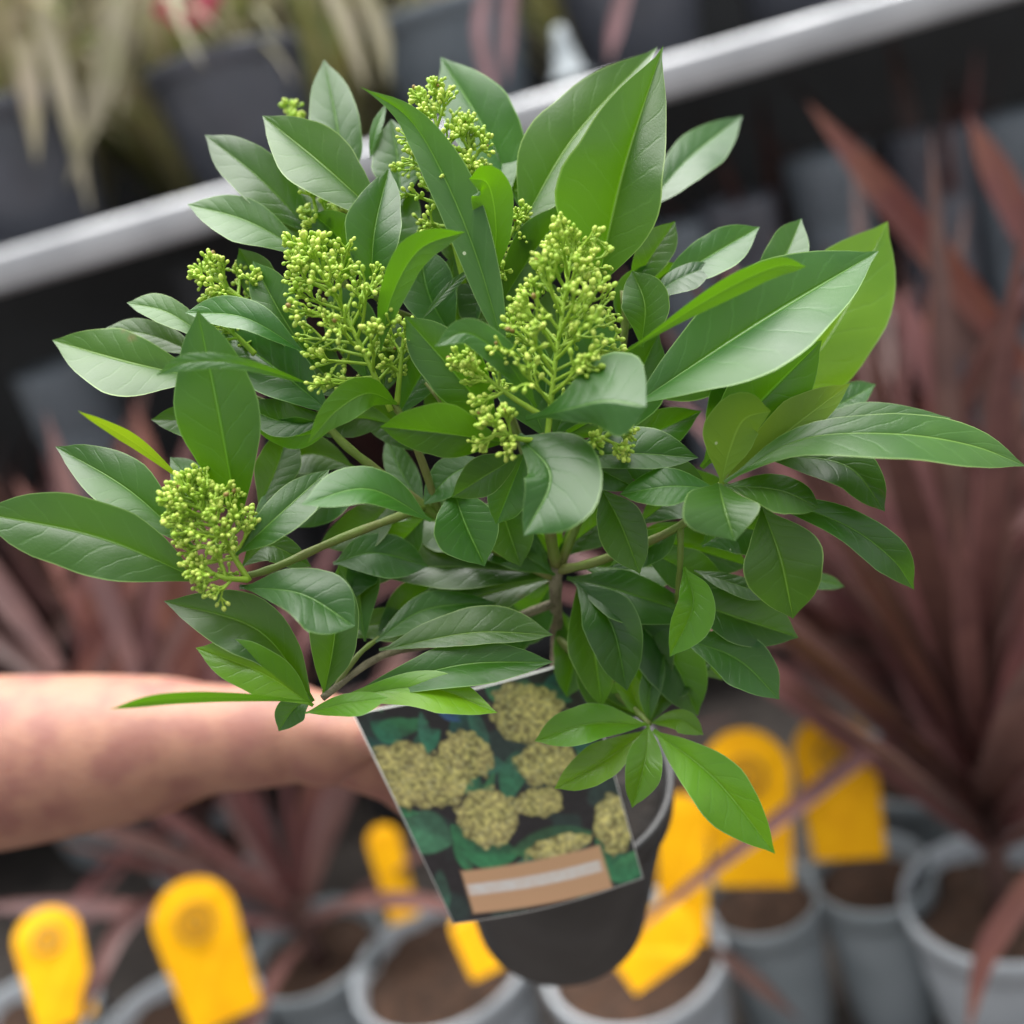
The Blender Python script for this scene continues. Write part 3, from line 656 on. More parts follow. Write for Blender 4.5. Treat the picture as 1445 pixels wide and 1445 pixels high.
Lv = [
 # ---- right rosette
 ([(893, 572, 41.5), (1075, 452, 41), (1240, 354, 43)], 70, 64, .75, .55, 'u', 'leaf', .52),
 ([(878, 500, 40.5), (1000, 422, 39.5), (1090, 378, 40), (1138, 376, 41)], 15, 16, -.3, .1, 'l'),
 ([(1030, 640, 47.5), (1165, 480, 49), (1253, 312, 51)], 78, 66, -.1, .1, 'u', 'young'),
 ([(990, 660, 44.5), (1070, 570, 44.5), (1160, 480, 45)], 50, 50, -.2, .1, 'u'),
 ([(1000, 650, 45.5), (1040, 560, 45.5), (1075, 470, 46)], 40, 40, 0, .1, 'u'),
 ([(1020, 682, 42.6), (1110, 610, 43), (1200, 541, 44.5)], 34, 24, 0, .15, 'l', 'olive'),
 ([(1018, 682, 42), (1030, 635, 41.8), (1050, 592, 41.6), (1088, 580, 41.2)], 46, 30, 0, .1, 'l', 'olive'),
 ([(1022, 680, 41.6), (1130, 620, 40.2), (1260, 612, 40.2), (1370, 628, 41), (1448, 658, 42.5)], 30, 36, .9, .25),
 ([(1060, 655, 43.5), (1200, 592, 43.5), (1343, 590, 44)], 20, 24, .8, .2),
 ([(1060, 640, 43.5), (1190, 655, 43), (1249, 722, 43)], 34, 32, .7, .2),
 ([(1110, 600, 46), (1185, 570, 47), (1236, 542, 48)], 24, 18, .7, .2),
 ([(1020, 685, 42.3), (1100, 692, 42), (1158, 718, 42.5)], 24, 30, .9, .25),
 ([(1040, 690, 43), (1180, 735, 43), (1255, 785, 44), (1290, 832, 45.5)], 30, 26, .5, .2),
 ([(1014, 682, 41.5), (1022, 715, 40), (1037, 764, 39.5)], 48, 60, .5, .3, 'u', 'leaf', .52),
 ([(1075, 715, 43), (1102, 790, 43), (1119, 873, 44)], 60, 54, .2, .25),
 ([(1012, 690, 42), (945, 686, 41.5), (874, 698, 42)], 26, 26, .8, .25),
 ([(848, 688, 43), (876, 740, 43), (903, 810, 43.5)], 34, 36, .3, .25),
 ([(785, 652, 42), (880, 640, 42.3), (986, 646, 43)], 40, 22, .7, .2),
 ([(860, 650, 43.5), (930, 665, 44), (1000, 690, 44.5)], 30, 30, .3, .2),
 ([(965, 800, 44), (978, 855, 43), (945, 927, 43)], 34, 24, .1, .3, 'u', 'young'),
 ([(950, 840, 46.5), (1040, 872, 46), (1127, 900, 46)], 44, 34, .3, .15),
 ([(960, 900, 46), (1040, 930, 45.5), (1100, 987, 45.5)], 40, 34, .5, .2),
 ([(980, 805, 46), (1040, 825, 45.5), (1095, 842, 46)], 14, 16, .8, .2),
 ([(1100, 810, 48), (1150, 818, 49), (1192, 828, 50)], 12, 12, .8, .2),
 ([(990, 770, 45), (1040, 745, 46), (1120, 760, 46)], 40, 40, .2, .2),
 # ---- shoot beside the pot
 ([(915, 1022, 47), (830, 1022, 46), (754, 1046, 46)], 26, 30, .6, .3, 'u', 'young'),
 ([(912, 1030, 47), (850, 1075, 46.5), (782, 1113, 47)], 26, 28, .5, .3, 'u', 'young'),
 ([(915, 1022, 46.8), (910, 1075, 45.3), (892, 1140, 45.3)], 27, 26, .3, .35, 'u', 'young'),
 ([(922, 1030, 47), (1010, 1100, 45.5), (1094, 1205, 46)], 34, 46, .3, .3, 'u', 'young'),
 ([(918, 1020, 47.2), (960, 1015, 47), (993, 1037, 47)], 15, 18, .7, .3, 'u', 'young'),
 ([(915, 1022, 47.5), (918, 970, 47.5), (935, 900, 48)], 16, 16, .2, .3, 'u'),
 ([(910, 1020, 47.8), (890, 970, 48.5), (880, 920, 49)], 20, 20, .1, .3, 'u', 'young'),
 ([(918, 1020, 47.8), (950, 960, 48.5), (1010, 930, 49)], 26, 26, .2, .3),
 ([(905, 1012, 48.5), (850, 980, 49), (815, 925, 49)], 24, 24, .2, .3),
 # ---- lower centre, in the shade
 ([(812, 820, 47), (862, 880, 46), (885, 975, 46.5)], 40, 40, .3, .3),
 ([(800, 815, 47.5), (880, 835, 47), (985, 870, 47.5)], 30, 40, .5, .2),
 ([(815, 822, 47.5), (835, 900, 47.5), (850, 1000, 48.5)], 34, 34, .3, .3),
 ([(830, 815, 48), (940, 920, 48.5), (985, 1010, 49)], 44, 44, .2, .3),
 ([(785, 812, 48), (650, 800, 48), (512, 802, 48.5)], 30, 36, .6, .2),
 ([(785, 815, 48.5), (665, 845, 48.5), (545, 893, 49)], 34, 38, .6, .25),
 ([(783, 812, 47.5), (730, 780, 47.5), (655, 768, 48)], 24, 30, .6, .2),
 ([(783, 818, 49.5), (745, 870, 50), (690, 905, 51)], 34, 34, .4, .2),
 ([(640, 690, 45.5), (655, 735, 45), (684, 799, 45)], 44, 46, .3, .3),
 ([(700, 690, 46.5), (715, 740, 46.5), (735, 800, 47)], 34, 34, .3, .3),
 ([(515, 905, 46), (508, 830, 47), (520, 735, 48)], 22, 26, .1, .25),
 ([(530, 900, 47), (575, 850, 48), (640, 810, 49)], 24, 30, .4, .2),
 ([(530, 905, 45.5), (600, 860, 46.5), (700, 850, 47)], 22, 30, .5, .2),
 # ---- lower left rosette
 ([(535, 918, 45), (665, 893, 44), (781, 896, 44.5)], 38, 17, .8, .3),
 ([(480, 990, 44.5), (640, 940, 43), (781, 934, 43.5)], 32, 30, .7, .35),
 ([(468, 988, 44), (600, 970, 42.8), (702, 1006, 42.5)], 24, 30, .7, .3, 'u', 'young'),
 ([(430, 1006, 43), (490, 992, 41.5), (548, 984, 41)], 14, 20, .8, .2, 'u', 'young'),
 ([(440, 985, 44), (415, 1000, 44), (393, 1032, 44)], 20, 22, .4, .2),
 ([(440, 990, 42), (330, 984, 39.5), (225, 988, 37.5), (155, 1001, 36.5)], 8, 9, -.3, .1, 'l'),
 ([(442, 996, 43), (370, 950, 42.3), (276, 914, 42.5)], 34, 36, .1, .2, 'u', 'young'),
 ([(442, 990, 43.2), (365, 890, 42.4), (231, 848, 42.6)], 44, 40, .35, .3),
 ([(457, 982, 44), (472, 900, 44.5), (478, 800, 45)], 36, 34, -.1, .35),
 ([(500, 920, 46), (470, 890, 46.5), (420, 870, 47)], 24, 24, .4, .2),
 # ---- left flower rosette
 ([(290, 822, 42.5), (140, 758, 41.3), (-35, 722, 41.5)], 58, 52, .2, .15),
 ([(275, 775, 43.3), (180, 690, 43), (78, 630, 43.5)], 36, 40, .5, .3),
 ([(262, 682, 43.5), (190, 625, 42), (110, 580, 40)], 8, 10, -.2, .1, 'l', 'olive'),
 ([(338, 745, 43.2), (310, 590, 42.6), (279, 438, 43.4)], 58, 56, -.25, .12),
 ([(445, 544, 42), (340, 514, 38.6), (265, 512, 38.2), (220, 530, 38.8)], 11, 13, .2, .1, 'u'),
 ([(338, 828, 41.8), (425, 838, 40.6), (501, 884, 40.4)], 46, 40, .6, .2, 'u', 'leaf', .66),
 ([(333, 783, 41.5), (395, 725, 41), (465, 662, 41.5)], 26, 32, .6, .25),
 ([(345, 770, 44.5), (410, 705, 45), (475, 690, 46)], 34, 30, .7, .2),
 ([(365, 720, 45.5), (390, 660, 46), (410, 600, 46.5)], 30, 30, .2, .2),
 ([(300, 720, 44.5), (270, 680, 44.5), (240, 645, 45)], 24, 22, .7, .2),
 ([(345, 620, 46), (280, 595, 45.5), (213, 592, 45.5)], 24, 22, .5, .25),
 ([(340, 800, 44), (380, 770, 44), (440, 800, 44.5)], 20, 24, .5, .3),
 ([(608, 735, 42), (520, 690, 40), (425, 712, 39)], 22, 34, .7, .2),
 # ---- left middle rosette
 ([(430, 497, 43), (345, 448, 42.2), (261, 441, 42.6)], 18, 28, .6, .3),
 ([(470, 585, 44), (390, 520, 44), (300, 455, 44.5)], 40, 42, .3, .2),
 ([(310, 490, 44.5), (240, 442, 44.5), (179, 427, 45)], 18, 22, .6, .25),
 ([(290, 535, 44.8), (180, 510, 45), (74, 480, 46)], 48, 40, .4, .3),
 ([(290, 505, 45.5), (220, 475, 45.5), (150, 462, 46)], 18, 22, .6, .2),
 ([(560, 570, 43), (520, 555, 41.5), (475, 580, 40.7), (434, 626, 40.5)], 24, 26, -.1, .1, 'l', 'leaf', .5),
 ([(537, 495, 42.5), (552, 420, 41.8), (592, 352, 41.3), (657, 327, 41)], 24, 22, -.1, .2, 'l'),
 ([(445, 520, 44.5), (395, 440, 44.3), (357, 368, 44.6)], 30, 32, .2, .25),
 ([(420, 440, 46), (370, 400, 46), (337, 350, 46.5)], 26, 28, -.1, .2),
 ([(470, 590, 44.5), (400, 595, 44), (340, 570, 44)], 22, 30, .3, .2),
 ([(475, 600, 45), (420, 615, 44.6), (360, 605, 44.6)], 18, 26, -.3, .2),
 ([(500, 560, 45), (450, 520, 45.5), (420, 460, 46)], 34, 34, .2, .2),
 ([(520, 540, 45.5), (500, 470, 46), (470, 400, 46.5)], 36, 36, .1, .2),
 ([(540, 560, 45.5), (545, 500, 46), (540, 440, 46.5)], 34, 34, .1, .2),
 # ---- upper left
 ([(440, 362, 46), (350, 312, 45.5), (264, 288, 46)], 32, 30, .6, .3),
 ([(450, 340, 47), (370, 255, 46.6), (289, 190, 47)], 36, 38, .4, .2),
 ([(550, 318, 45), (455, 232, 44.6), (370, 163, 45)], 44, 46, .55, .45),
 ([(487, 280, 48), (478, 190, 48.5), (457, 84, 49.5)], 40, 34, .25, .2),
 ([(522, 225, 48), (530, 185, 48), (545, 146, 48.5)], 8, 7, .2, .1),
 ([(565, 290, 47.5), (562, 230, 48), (552, 168, 48.5)], 38, 34, .3, .2),
 ([(450, 400, 47), (440, 340, 47), (420, 270, 47.5)], 40, 40, .1, .2),
 ([(500, 400, 47), (480, 340, 46.5), (440, 300, 46)], 34, 34, .0, .2),
 ([(520, 400, 48), (545, 330, 48.5), (575, 250, 49)], 44, 44, .0, .2),
 # ---- top centre
 ([(524, 420, 43.8), (528, 330, 43.3), (549, 237, 43.8)], 40, 36, .35, .4),
 ([(712, 495, 41.5), (672, 360, 41.7), (622, 240, 42), (575, 165, 42), (508, 122, 41)], 28, 34, .1, .25, 'u', 'leaf', .4),
 ([(735, 290, 48), (688, 190, 48.5), (622, 80, 49.5)], 44, 52, .3, .35),
 ([(690, 310, 47), (705, 245, 47.5), (722, 182, 48)], 28, 24, .6, .3),
 ([(690, 405, 43.5), (700, 330, 43), (690, 262, 42.5), (662, 252, 42)], 30, 28, -.2, .1, 'l'),
 ([(735, 318, 45.5), (812, 190, 45.5), (928, 66, 46.5)], 58, 48, .5, .35, 'u', 'leaf', .46),
 ([(843, 402, 44), (880, 240, 43.8), (936, 64, 45)], 80, 60, -.02, .42, 'u', 'leaf', .42),
 ([(700, 440, 45), (750, 360, 45), (806, 286, 45.5)], 34, 34, -.1, .15),
 ([(640, 480, 45.5), (605, 415, 45.5), (592, 345, 46)], 38, 42, .2, .25),
 ([(596, 450, 44), (630, 410, 43.8), (668, 376, 44)], 6, 7, .3, .1),
 ([(905, 300, 49), (970, 225, 50), (1048, 163, 52)], 28, 34, .7, .3),
 ([(890, 410, 46.5), (920, 360, 46.5), (953, 312, 47)], 26, 26, .0, .2),
 ([(925, 410, 46), (1000, 362, 46), (1072, 320, 46.5)], 30, 30, .5, .35),
 ([(915, 420, 45), (960, 392, 45), (1008, 373, 45.5)], 16, 22, .8, .3),
 ([(905, 490, 44), (910, 430, 43.5), (892, 382, 43.8)], 32, 36, .3, .35),
 ([(1060, 420, 46.5), (1105, 365, 46.5), (1131, 308, 47)], 30, 28, .4, .3),
 ([(660, 500, 46.5), (640, 430, 47), (640, 360, 47.5)], 40, 40, .0, .2),
 ([(720, 480, 46), (690, 430, 46.5), (650, 380, 47)], 40, 40, .0, .2),
 ([(700, 420, 47.5), (660, 330, 48), (610, 260, 48.5)], 44, 44, .0, .2),
 ([(760, 420, 47), (770, 340, 47), (760, 250, 48)], 44, 44, .0, .2),
 ([(880, 470, 46.5), (900, 420, 47), (960, 370, 47.5)], 34, 34, .0, .2),
 ([(900, 560, 45), (980, 520, 45.5), (1060, 450, 46)], 44, 44, .0, .2),
 ([(700, 600, 45), (640, 530, 45), (590, 470, 45.5)], 34, 38, .0, .2),
 # ---- front flower rosette
 ([(705, 605, 43), (640, 525, 42.6), (571, 446, 43)], 40, 44, -.2, .15),
 ([(757, 575, 41), (715, 510, 39.6), (660, 470, 39), (613, 489, 38.6)], 20, 24, .2, .1, 'u', 'leaf', .5),
 ([(742, 592, 40.5), (800, 578, 38.2), (855, 566, 36.8), (912, 574, 36.2)], 74, 46, .40, -.50, 'u', 'leaf', .80),
 ([(715, 625, 42), (630, 612, 41), (536, 602, 41)], 34, 40, -.3, .15),
 ([(735, 642, 42), (690, 668, 41.5), (637, 702, 41.5)], 26, 28, -.2, .15),
 ([(731, 614, 41), (776, 672, 39.3), (739, 756, 38.8)], 74, 34, .4, .2, 'u', 'leaf', .55),
 ([(790, 640, 42.5), (840, 660, 42.5), (900, 690, 43)], 24, 24, .1, .2),
 ([(740, 640, 43), (720, 690, 43.5), (700, 740, 44)], 30, 30, .1, .2),
 # ---- leaves deep inside the crown
 ([(500, 660, 47), (440, 640, 47), (380, 660, 47.5)], 28, 28, .4, .2),
 ([(520, 680, 47.5), (470, 700, 47.5), (410, 745, 48)], 28, 28, .4, .2),
 ([(560, 700, 48), (520, 740, 48), (450, 770, 48.5)], 30, 30, .4, .2),
 ([(600, 730, 48), (560, 770, 48.5), (500, 830, 49)], 32, 32, .3, .2),
 ([(700, 790, 49), (640, 830, 49.5), (560, 850, 50)], 34, 34, .4, .2),
 ([(760, 830, 50), (720, 890, 50), (660, 940, 50)], 34, 34, .3, .2),
 ([(790, 860, 50), (810, 920, 50), (800, 985, 50)], 30, 30, .2, .2),
 ([(780, 790, 48), (700, 740, 47.5), (610, 760, 47.5)], 28, 30, .5, .2),
 ([(560, 600, 46.5), (500, 590, 46.5), (440, 610, 46.5)], 26, 26, .2, .2),
 ([(600, 640, 47), (560, 600, 47.5), (500, 570, 48)], 30, 30, .2, .2),
 ([(660, 640, 47), (640, 590, 47.5), (600, 540, 48)], 32, 32, 0, .2),
 ([(900, 740, 47), (960, 700, 47), (1040, 690, 47)], 34, 34, .3, .2),
 ([(880, 760, 47.5), (960, 770, 47.5), (1060, 800, 48)], 36, 36, .3, .2),
 ([(820, 800, 48.5), (900, 800, 48.5), (980, 790, 48.5)], 30, 34, .4, .2),
 ([(850, 840, 49), (940, 880, 49.5), (1020, 960, 50)], 40, 40, .2, .2),
 ([(480, 900, 46.5), (540, 880, 47.5), (620, 900, 48)], 24, 24, .5, .2),
 ([(600, 722, 47), (570, 672, 47.5), (545, 618, 48)], 22, 22, .7, .2),
 ([(690, 650, 46), (640, 668, 46), (598, 712, 46.5)], 26, 26, .8, .2),
 ([(720, 800, 48.5), (640, 742, 49), (555, 730, 49.5)], 40, 40, .4, .2),
 ([(780, 790, 48.5), (840, 742, 48), (900, 718, 48)], 30, 30, .3, .2),
 ([(800, 800, 49), (745, 725, 48.5), (700, 650, 48)], 40, 40, 0, .2),
 ([(470, 795, 46), (530, 780, 46.5), (605, 800, 47.5)], 30, 34, .5, .2),
 ([(480, 865, 46.5), (505, 805, 47), (560, 762, 47.5)], 30, 30, .3, .2),
 ([(930, 830, 48), (915, 900, 48.5), (930, 985, 49)], 36, 36, .2, .3),
 ([(770, 620, 44), (740, 540, 45), (720, 450, 45.5)], 44, 44, 0, .15),
 ([(780, 620, 44), (820, 530, 45), (850, 430, 45.5)], 50, 50, 0, .15),
 ([(790, 620, 44.5), (880, 560, 45.5), (930, 470, 46)], 46, 46, 0, .15),
 ([(780, 600, 44.5), (790, 500, 46), (780, 400, 46.5)], 50, 50, 0, .15),
 ([(830, 640, 45), (900, 620, 45.5), (990, 580, 46)], 34, 34, .1, .15),
 ([(560, 590, 45.5), (600, 520, 46.5), (640, 470, 47)], 34, 34, 0, .15),
 ([(960, 740, 45), (920, 770, 45.5), (860, 800, 46)], 24, 24, .3, .2),
 ([(900, 770, 46), (960, 800, 46.5), (1030, 830, 47)], 30, 30, .3, .2),
]
for L in Lv: leaf(*L)

# ---- stems and branches
def stem(pts, r0, r1, mat, name='branch'):
    C = curve([V(u, v, squeeze(d)) for u, v, d in pts], 4 * (len(pts) - 1))
    n = len(C); bm = bmesh.new()
    rr = [0.72 * (r0 + (r1 - r0) * i / (n - 1)) * (1 + 0.10 * math.sin(i * 2.3)) for i in range(n)]
    tube(bm, C, rr, 10); return from_bm(name, bm, mat, shrub)
stem([(782, 1098, 58.2), (786, 930, 51.5), (784, 840, 48.5), (786, 800, 47.8)], .0042, .0038, M['bark'], 'trunk')
stem([(786, 800, 47.8), (775, 740, 45.5), (760, 660, 43), (768, 615, 41.5)], .0034, .0024, M['green_stem'])
stem([(786, 805, 47.8), (850, 790, 46.5), (960, 742, 44), (1018, 684, 42)], .0030, .0022, M['green_stem'])
stem([(784, 815, 48), (690, 770, 47.5), (600, 715, 46), (520, 655, 45), (470, 610, 44.5), (440, 555, 44.3)], .0034, .0022, M['green_stem'])
stem([(620, 725, 46.3), (595, 650, 45), (565, 585, 44), (545, 560, 43.8)], .0026, .0019, M['green_stem'])
stem([(600, 715, 46), (480, 760, 44), (390, 800, 43), (340, 815, 42.5)], .0027, .0020, M['green_stem'])
stem([(784, 850, 48.8), (650, 900, 48), (540, 925, 45.6), (455, 985, 43.8)], .0028, .0020, M['bark'])
stem([(470, 975, 44.2), (505, 925, 45), (535, 900, 46)], .0018, .0014, M['green_stem'])
stem([(786, 900, 49.8), (850, 960, 49.3), (900, 1005, 48), (916, 1022, 47)], .0024, .0018, M['green_stem'])
stem([(786, 810, 47.9), (760, 700, 47), (700, 520, 46.5), (690, 410, 45.5)], .0030, .0020, M['green_stem'])
stem([(786, 810, 47.9), (850, 640, 47), (880, 480, 46.5), (880, 410, 46)], .0030, .0020, M['green_stem'])
stem([(690, 620, 47), (590, 520, 47), (500, 420, 47), (455, 345, 46.8)], .0026, .0019, M['green_stem'])
stem([(650, 470, 46.8), (560, 440, 45.5), (528, 418, 44)], .0020, .0016, M['green_stem'])
stem([(470, 610, 44.5), (380, 570, 44.8), (290, 530, 44.8)], .0020, .0016, M['green_stem'])
stem([(960, 742, 44), (960, 790, 44.2), (955, 850, 46)], .0020, .0015, M['green_stem'])
stem([(640, 570, 44), (655, 610, 44), (600, 540, 43.5)], .0010, .0009, M['green_stem'])

# ---- flower panicles: an axis, side branches in a spiral, and pedicels that end in round buds
_b = bmesh.new(); bmesh.ops.create_icosphere(_b, subdivisions=2, radius=1.0)
ICO_V = np.array([v_.co[:] for v_ in _b.verts]); ICO_F = np.array([[v_.index for v_ in f.verts] for f in _b.faces]); _b.free()

def panicle(pts, hw, nbr, seed, start=0.3, bud=4.2, top=0.25, open_=1.0):
    """pts: axis (u, v, depth cm) base to top; hw: half width in px"""
    rnd = random.Random(seed)
    C = curve([V(u, v, squeeze(d)) for u, v, d in pts], 24)
    sc_ = squeeze(pts[-1][2]) / F; W = hw * sc_; rb = bud * sc_
    bs = bmesh.new(); bv = []; bf = []
    axis = (C[-1] - C[0]).normalized(); x, y, _ = frame_of(axis)
    tube(bs, C, [0.0013 - 0.0007 * i / 24 for i in range(25)], 7)
    def addbud(p, dirv, r):
        q = np.array(dirv.to_track_quat('Z', 'Y').to_matrix())
        bf.append(ICO_F + len(bv) * len(ICO_V))
        bv.append((ICO_V * np.array((r, r, r * rnd.uniform(1.15, 1.6)))) @ q.T + np.array(p + dirv * r * 0.5))
    def twig(p, dirv, ln, r, sag=0.08):
        tip = p + dirv * ln
        m = (p + tip) / 2 + Vector((rnd.uniform(-1, 1), rnd.uniform(-1, 1), rnd.uniform(-1, 1) - 0.3)) * ln * sag
        tube(bs, [p, m, tip], [r, r * 0.88, r * 0.8], 5, False); return tip
    def around(d, ang):
        b = rnd.uniform(0, 6.283); ux, uy, _ = frame_of(d)
        return (d * math.cos(ang) + (ux * math.cos(b) + uy * math.sin(b)) * math.sin(ang)).normalized()
    def spray(p, d, ln):
        """a twig that forks into two to five stalked buds"""
        tip = twig(p, d, ln, 0.00056)
        for k in range(rnd.randint(2, 4)):
            d2 = around(d, rnd.uniform(0.3, 1.0)); l2 = rb * rnd.uniform(2.2, 4.6)
            e2 = twig(tip, d2, l2, 0.00046); addbud(e2, d2, rb * rnd.uniform(0.55, 1.02))
        if rnd.random() < 0.7:
            d2 = around(d, rnd.uniform(0.6, 1.0)); q = p + d * ln * rnd.uniform(0.4, 0.75)
            e2 = twig(q, d2, rb * rnd.uniform(1.5, 3.0), 0.00032); addbud(e2, d2, rb * rnd.uniform(0.6, 0.95))
    for i in range(nbr):
        t = min(0.985, start + (1 - start) * (i + rnd.uniform(0, 0.5)) / nbr)
        f = t * 24; k0 = min(23, int(f)); p = C[k0].lerp(C[k0 + 1], f - k0)
        e = (t - start) / (1 - start)
        env = W * (top + (1 - top) * math.sin(math.pi * min(1, 0.32 + 0.68 * e)) ** 0.9)
        a = i * 2.39996 + rnd.uniform(-0.35, 0.35)
        rad = x * math.cos(a) + y * math.sin(a)
        dv = (rad + axis * (0.35 + 0.9 * e)).normalized()
        ln = env * rnd.uniform(0.55, 0.85)
        twig(p, dv, ln, 0.00078, 0.05)
        for fr, cnt in ((0.55, 1), (0.8, rnd.randint(1, 2)), (1.0, rnd.randint(2, 3))):
            for k in range(cnt):
                spray(p + dv * ln * fr, around(dv, rnd.uniform(0.2, 0.75)), max(env * rnd.uniform(0.14, 0.30), rb * 1.6))
    for k in range(3): spray(C[-1], around(axis, rnd.uniform(0.1, 0.5)), rb * rnd.uniform(2.0, 3.5))
    o = from_bm('flower_panicle', bs, M['pedicel'], shrub); o['kind'] = 'stuff'
    me = bpy.data.meshes.new('flower_buds'); me.from_pydata(np.concatenate(bv).tolist(), [], np.concatenate(bf).tolist())
    b_ = link('flower_buds', me, M['bud'], None); b_.parent = o; b_['kind'] = 'stuff'
    return o
panicle([(772, 622, 41), (785, 500, 40.6), (808, 350, 41.2)], 102, 37, 1, 0.16, 4.1, .30)
panicle([(762, 585, 40.8), (715, 555, 40.6), (660, 510, 40.4)], 46, 7, 2, 0.45, 3.6)
panicle([(765, 622, 40.8), (728, 618, 40.2), (695, 600, 39.8)], 42, 6, 3, 0.40, 3.8)
panicle([(785, 645, 42), (835, 625, 42), (872, 608, 41.8)], 42, 7, 4, 0.40, 3.6)
panicle([(552, 580, 43.6), (500, 470, 43), (440, 355, 43.4)], 90, 33, 5, 0.14, 3.9, .30)
panicle([(560, 570, 43.8), (565, 520, 43.2), (570, 470, 43)], 32, 6, 6, 0.3, 3.2)
panicle([(400, 480, 45.5), (345, 425, 45.2), (296, 388, 45.3)], 46, 11, 7, 0.25, 3.6)
panicle([(360, 500, 44), (335, 475, 43.8), (318, 462, 43.8)], 24, 4, 8, 0.2, 3.4)
panicle([(655, 400, 45.3), (625, 270, 44.8), (612, 136, 45.5)], 70, 26, 9, 0.22, 3.5, .32)
panicle([(665, 380, 45.2), (668, 280, 44.8), (660, 185, 45.0)], 36, 12, 10, 0.4, 3.4)
panicle([(690, 420, 45), (712, 350, 44.6), (735, 306, 44.6)], 24, 7, 11, 0.2, 3.1)
panicle([(465, 370, 50), (440, 280, 50.5), (412, 165, 50.5)], 38, 14, 12, 0.15, 3.4)
panicle([(352, 820, 42), (308, 752, 41.5), (266, 696, 41.6)], 62, 30, 13, 0.2, 3.8, .42)
panicle([(350, 818, 41.8), (315, 815, 41), (288, 802, 41)], 36, 7, 14, 0.2, 3.6)
panicle([(640, 575, 44), (625, 550, 43.5), (628, 540, 43.3)], 10, 2, 15, 0.5, 2.7)

panicle([(468, 352, 46.4), (450, 310, 46.2), (440, 270, 46.4)], 20, 6, 16, 0.1, 3.6)

# ------------------------------------------------------------------ the black pot in the hand
AX = (V(772, 1070, 0.565) - V(788, 1300, 0.648)).normalized()
rimc = V(778, 1090, 0.580)
make_pot('plant_pot', 'black plastic pot holding the shrub, gripped by the hand', 'pot', rimc, 0.0665, 0.124, M['black_pot'], taper=0.78, axis=AX, soil_mat=M['peat'])

# ------------------------------------------------------------------ the printed label
corner = [V(500, 1008, 0.497), V(821, 931, 0.503), V(906, 1238, 0.516), V(641, 1302, 0.516)]
px = np.array([(500, 1008), (821, 931), (906, 1238), (641, 1302)], float)
lab = empty('plant_label', corner[3]); tag(lab, 'printed picture card of cream flower heads in front of the black pot', 'plant label')
NG = 190
aa, bb_ = np.meshgrid(np.linspace(0, 1, NG + 1), np.linspace(0, 1, NG + 1), indexing='xy')
aa = aa.ravel(); bb_ = bb_.ravel()
def bil(c): return (np.outer((1 - aa) * (1 - bb_), c[0]) + np.outer(aa * (1 - bb_), c[1]) + np.outer(aa * bb_, c[2]) + np.outer((1 - aa) * bb_, c[3]))
P3 = bil([np.array(c) for c in corner])
nrm = (corner[1] - corner[0]).cross(corner[3] - corner[0]).normalized()
if nrm.dot(FWD) > 0: nrm = -nrm
bow = 0.006 * np.sin(np.pi * aa)                       # the card bows a little towards the viewer
P3 = P3 + np.outer(bow, np.array(nrm))
UVp = bil(px)
U_, V_ = UVp[:, 0], UVp[:, 1]
rs = np.random.RandomState(5)
def vnoise(x, y, s, seed):
    """smooth value noise"""
    r = np.random.RandomState(seed); g = r.rand(256, 256)
    X, Y = x / s, y / s; xi = np.floor(X).astype(int); yi = np.floor(Y).astype(int); fx = X - xi; fy = Y - yi
    fx = fx * fx * (3 - 2 * fx); fy = fy * fy * (3 - 2 * fy); G = lambda i, j: g[i % 256, j % 256]
    return (G(xi, yi) * (1 - fx) + G(xi + 1, yi) * fx) * (1 - fy) + (G(xi, yi + 1) * (1 - fx) + G(xi + 1, yi + 1) * fx) * fy
def lin(c): return np.array([((x / 255 + 0.055) / 1.055) ** 2.4 if x > 10 else x / 255 / 12.92 for x in c])
col = np.tile(lin((38, 34, 38)), (len(U_), 1))
def paint(mask, c): 
    global col
    col = col * (1 - mask[:, None]) + c * mask[:, None]
def ell(cx, cy, rx, ry, ang, soft=0.12, jag=0.0, seed=0):
    ca, sa = math.cos(R(ang)), math.sin(R(ang)); x = U_ - cx; y = V_ - cy
    X = (x * ca + y * sa) / rx; Y = (-x * sa + y * ca) / ry; r = np.sqrt(X * X + Y * Y)
    if jag: r = r + jag * (vnoise(U_, V_, 9, seed) - 0.5)
    return np.clip((1 - r) / soft, 0, 1), X, Y
paint(np.clip((vnoise(U_, V_, 40, 1) - 0.52) / 0.1, 0, 1) * 0.8, lin((46, 66, 62)))
lr = random.Random(9)
for k in range(46):                                     # printed foliage
    cx = lr.uniform(505, 900); cy = lr.uniform(940, 1290)
    m, X, Y = ell(cx, cy, lr.uniform(22, 44), lr.uniform(9, 18), lr.uniform(0, 180), 0.15)
    m = np.clip((1 - X * X - np.abs(Y) * 1.1) / 0.2, 0, 1)
    g = lr.choice([(58, 128, 84), (44, 104, 78), (74, 140, 92), (40, 92, 84), (64, 120, 100)])
    paint(m * (0.75 + 0.25 * np.tanh(Y * 3)), lin(g))
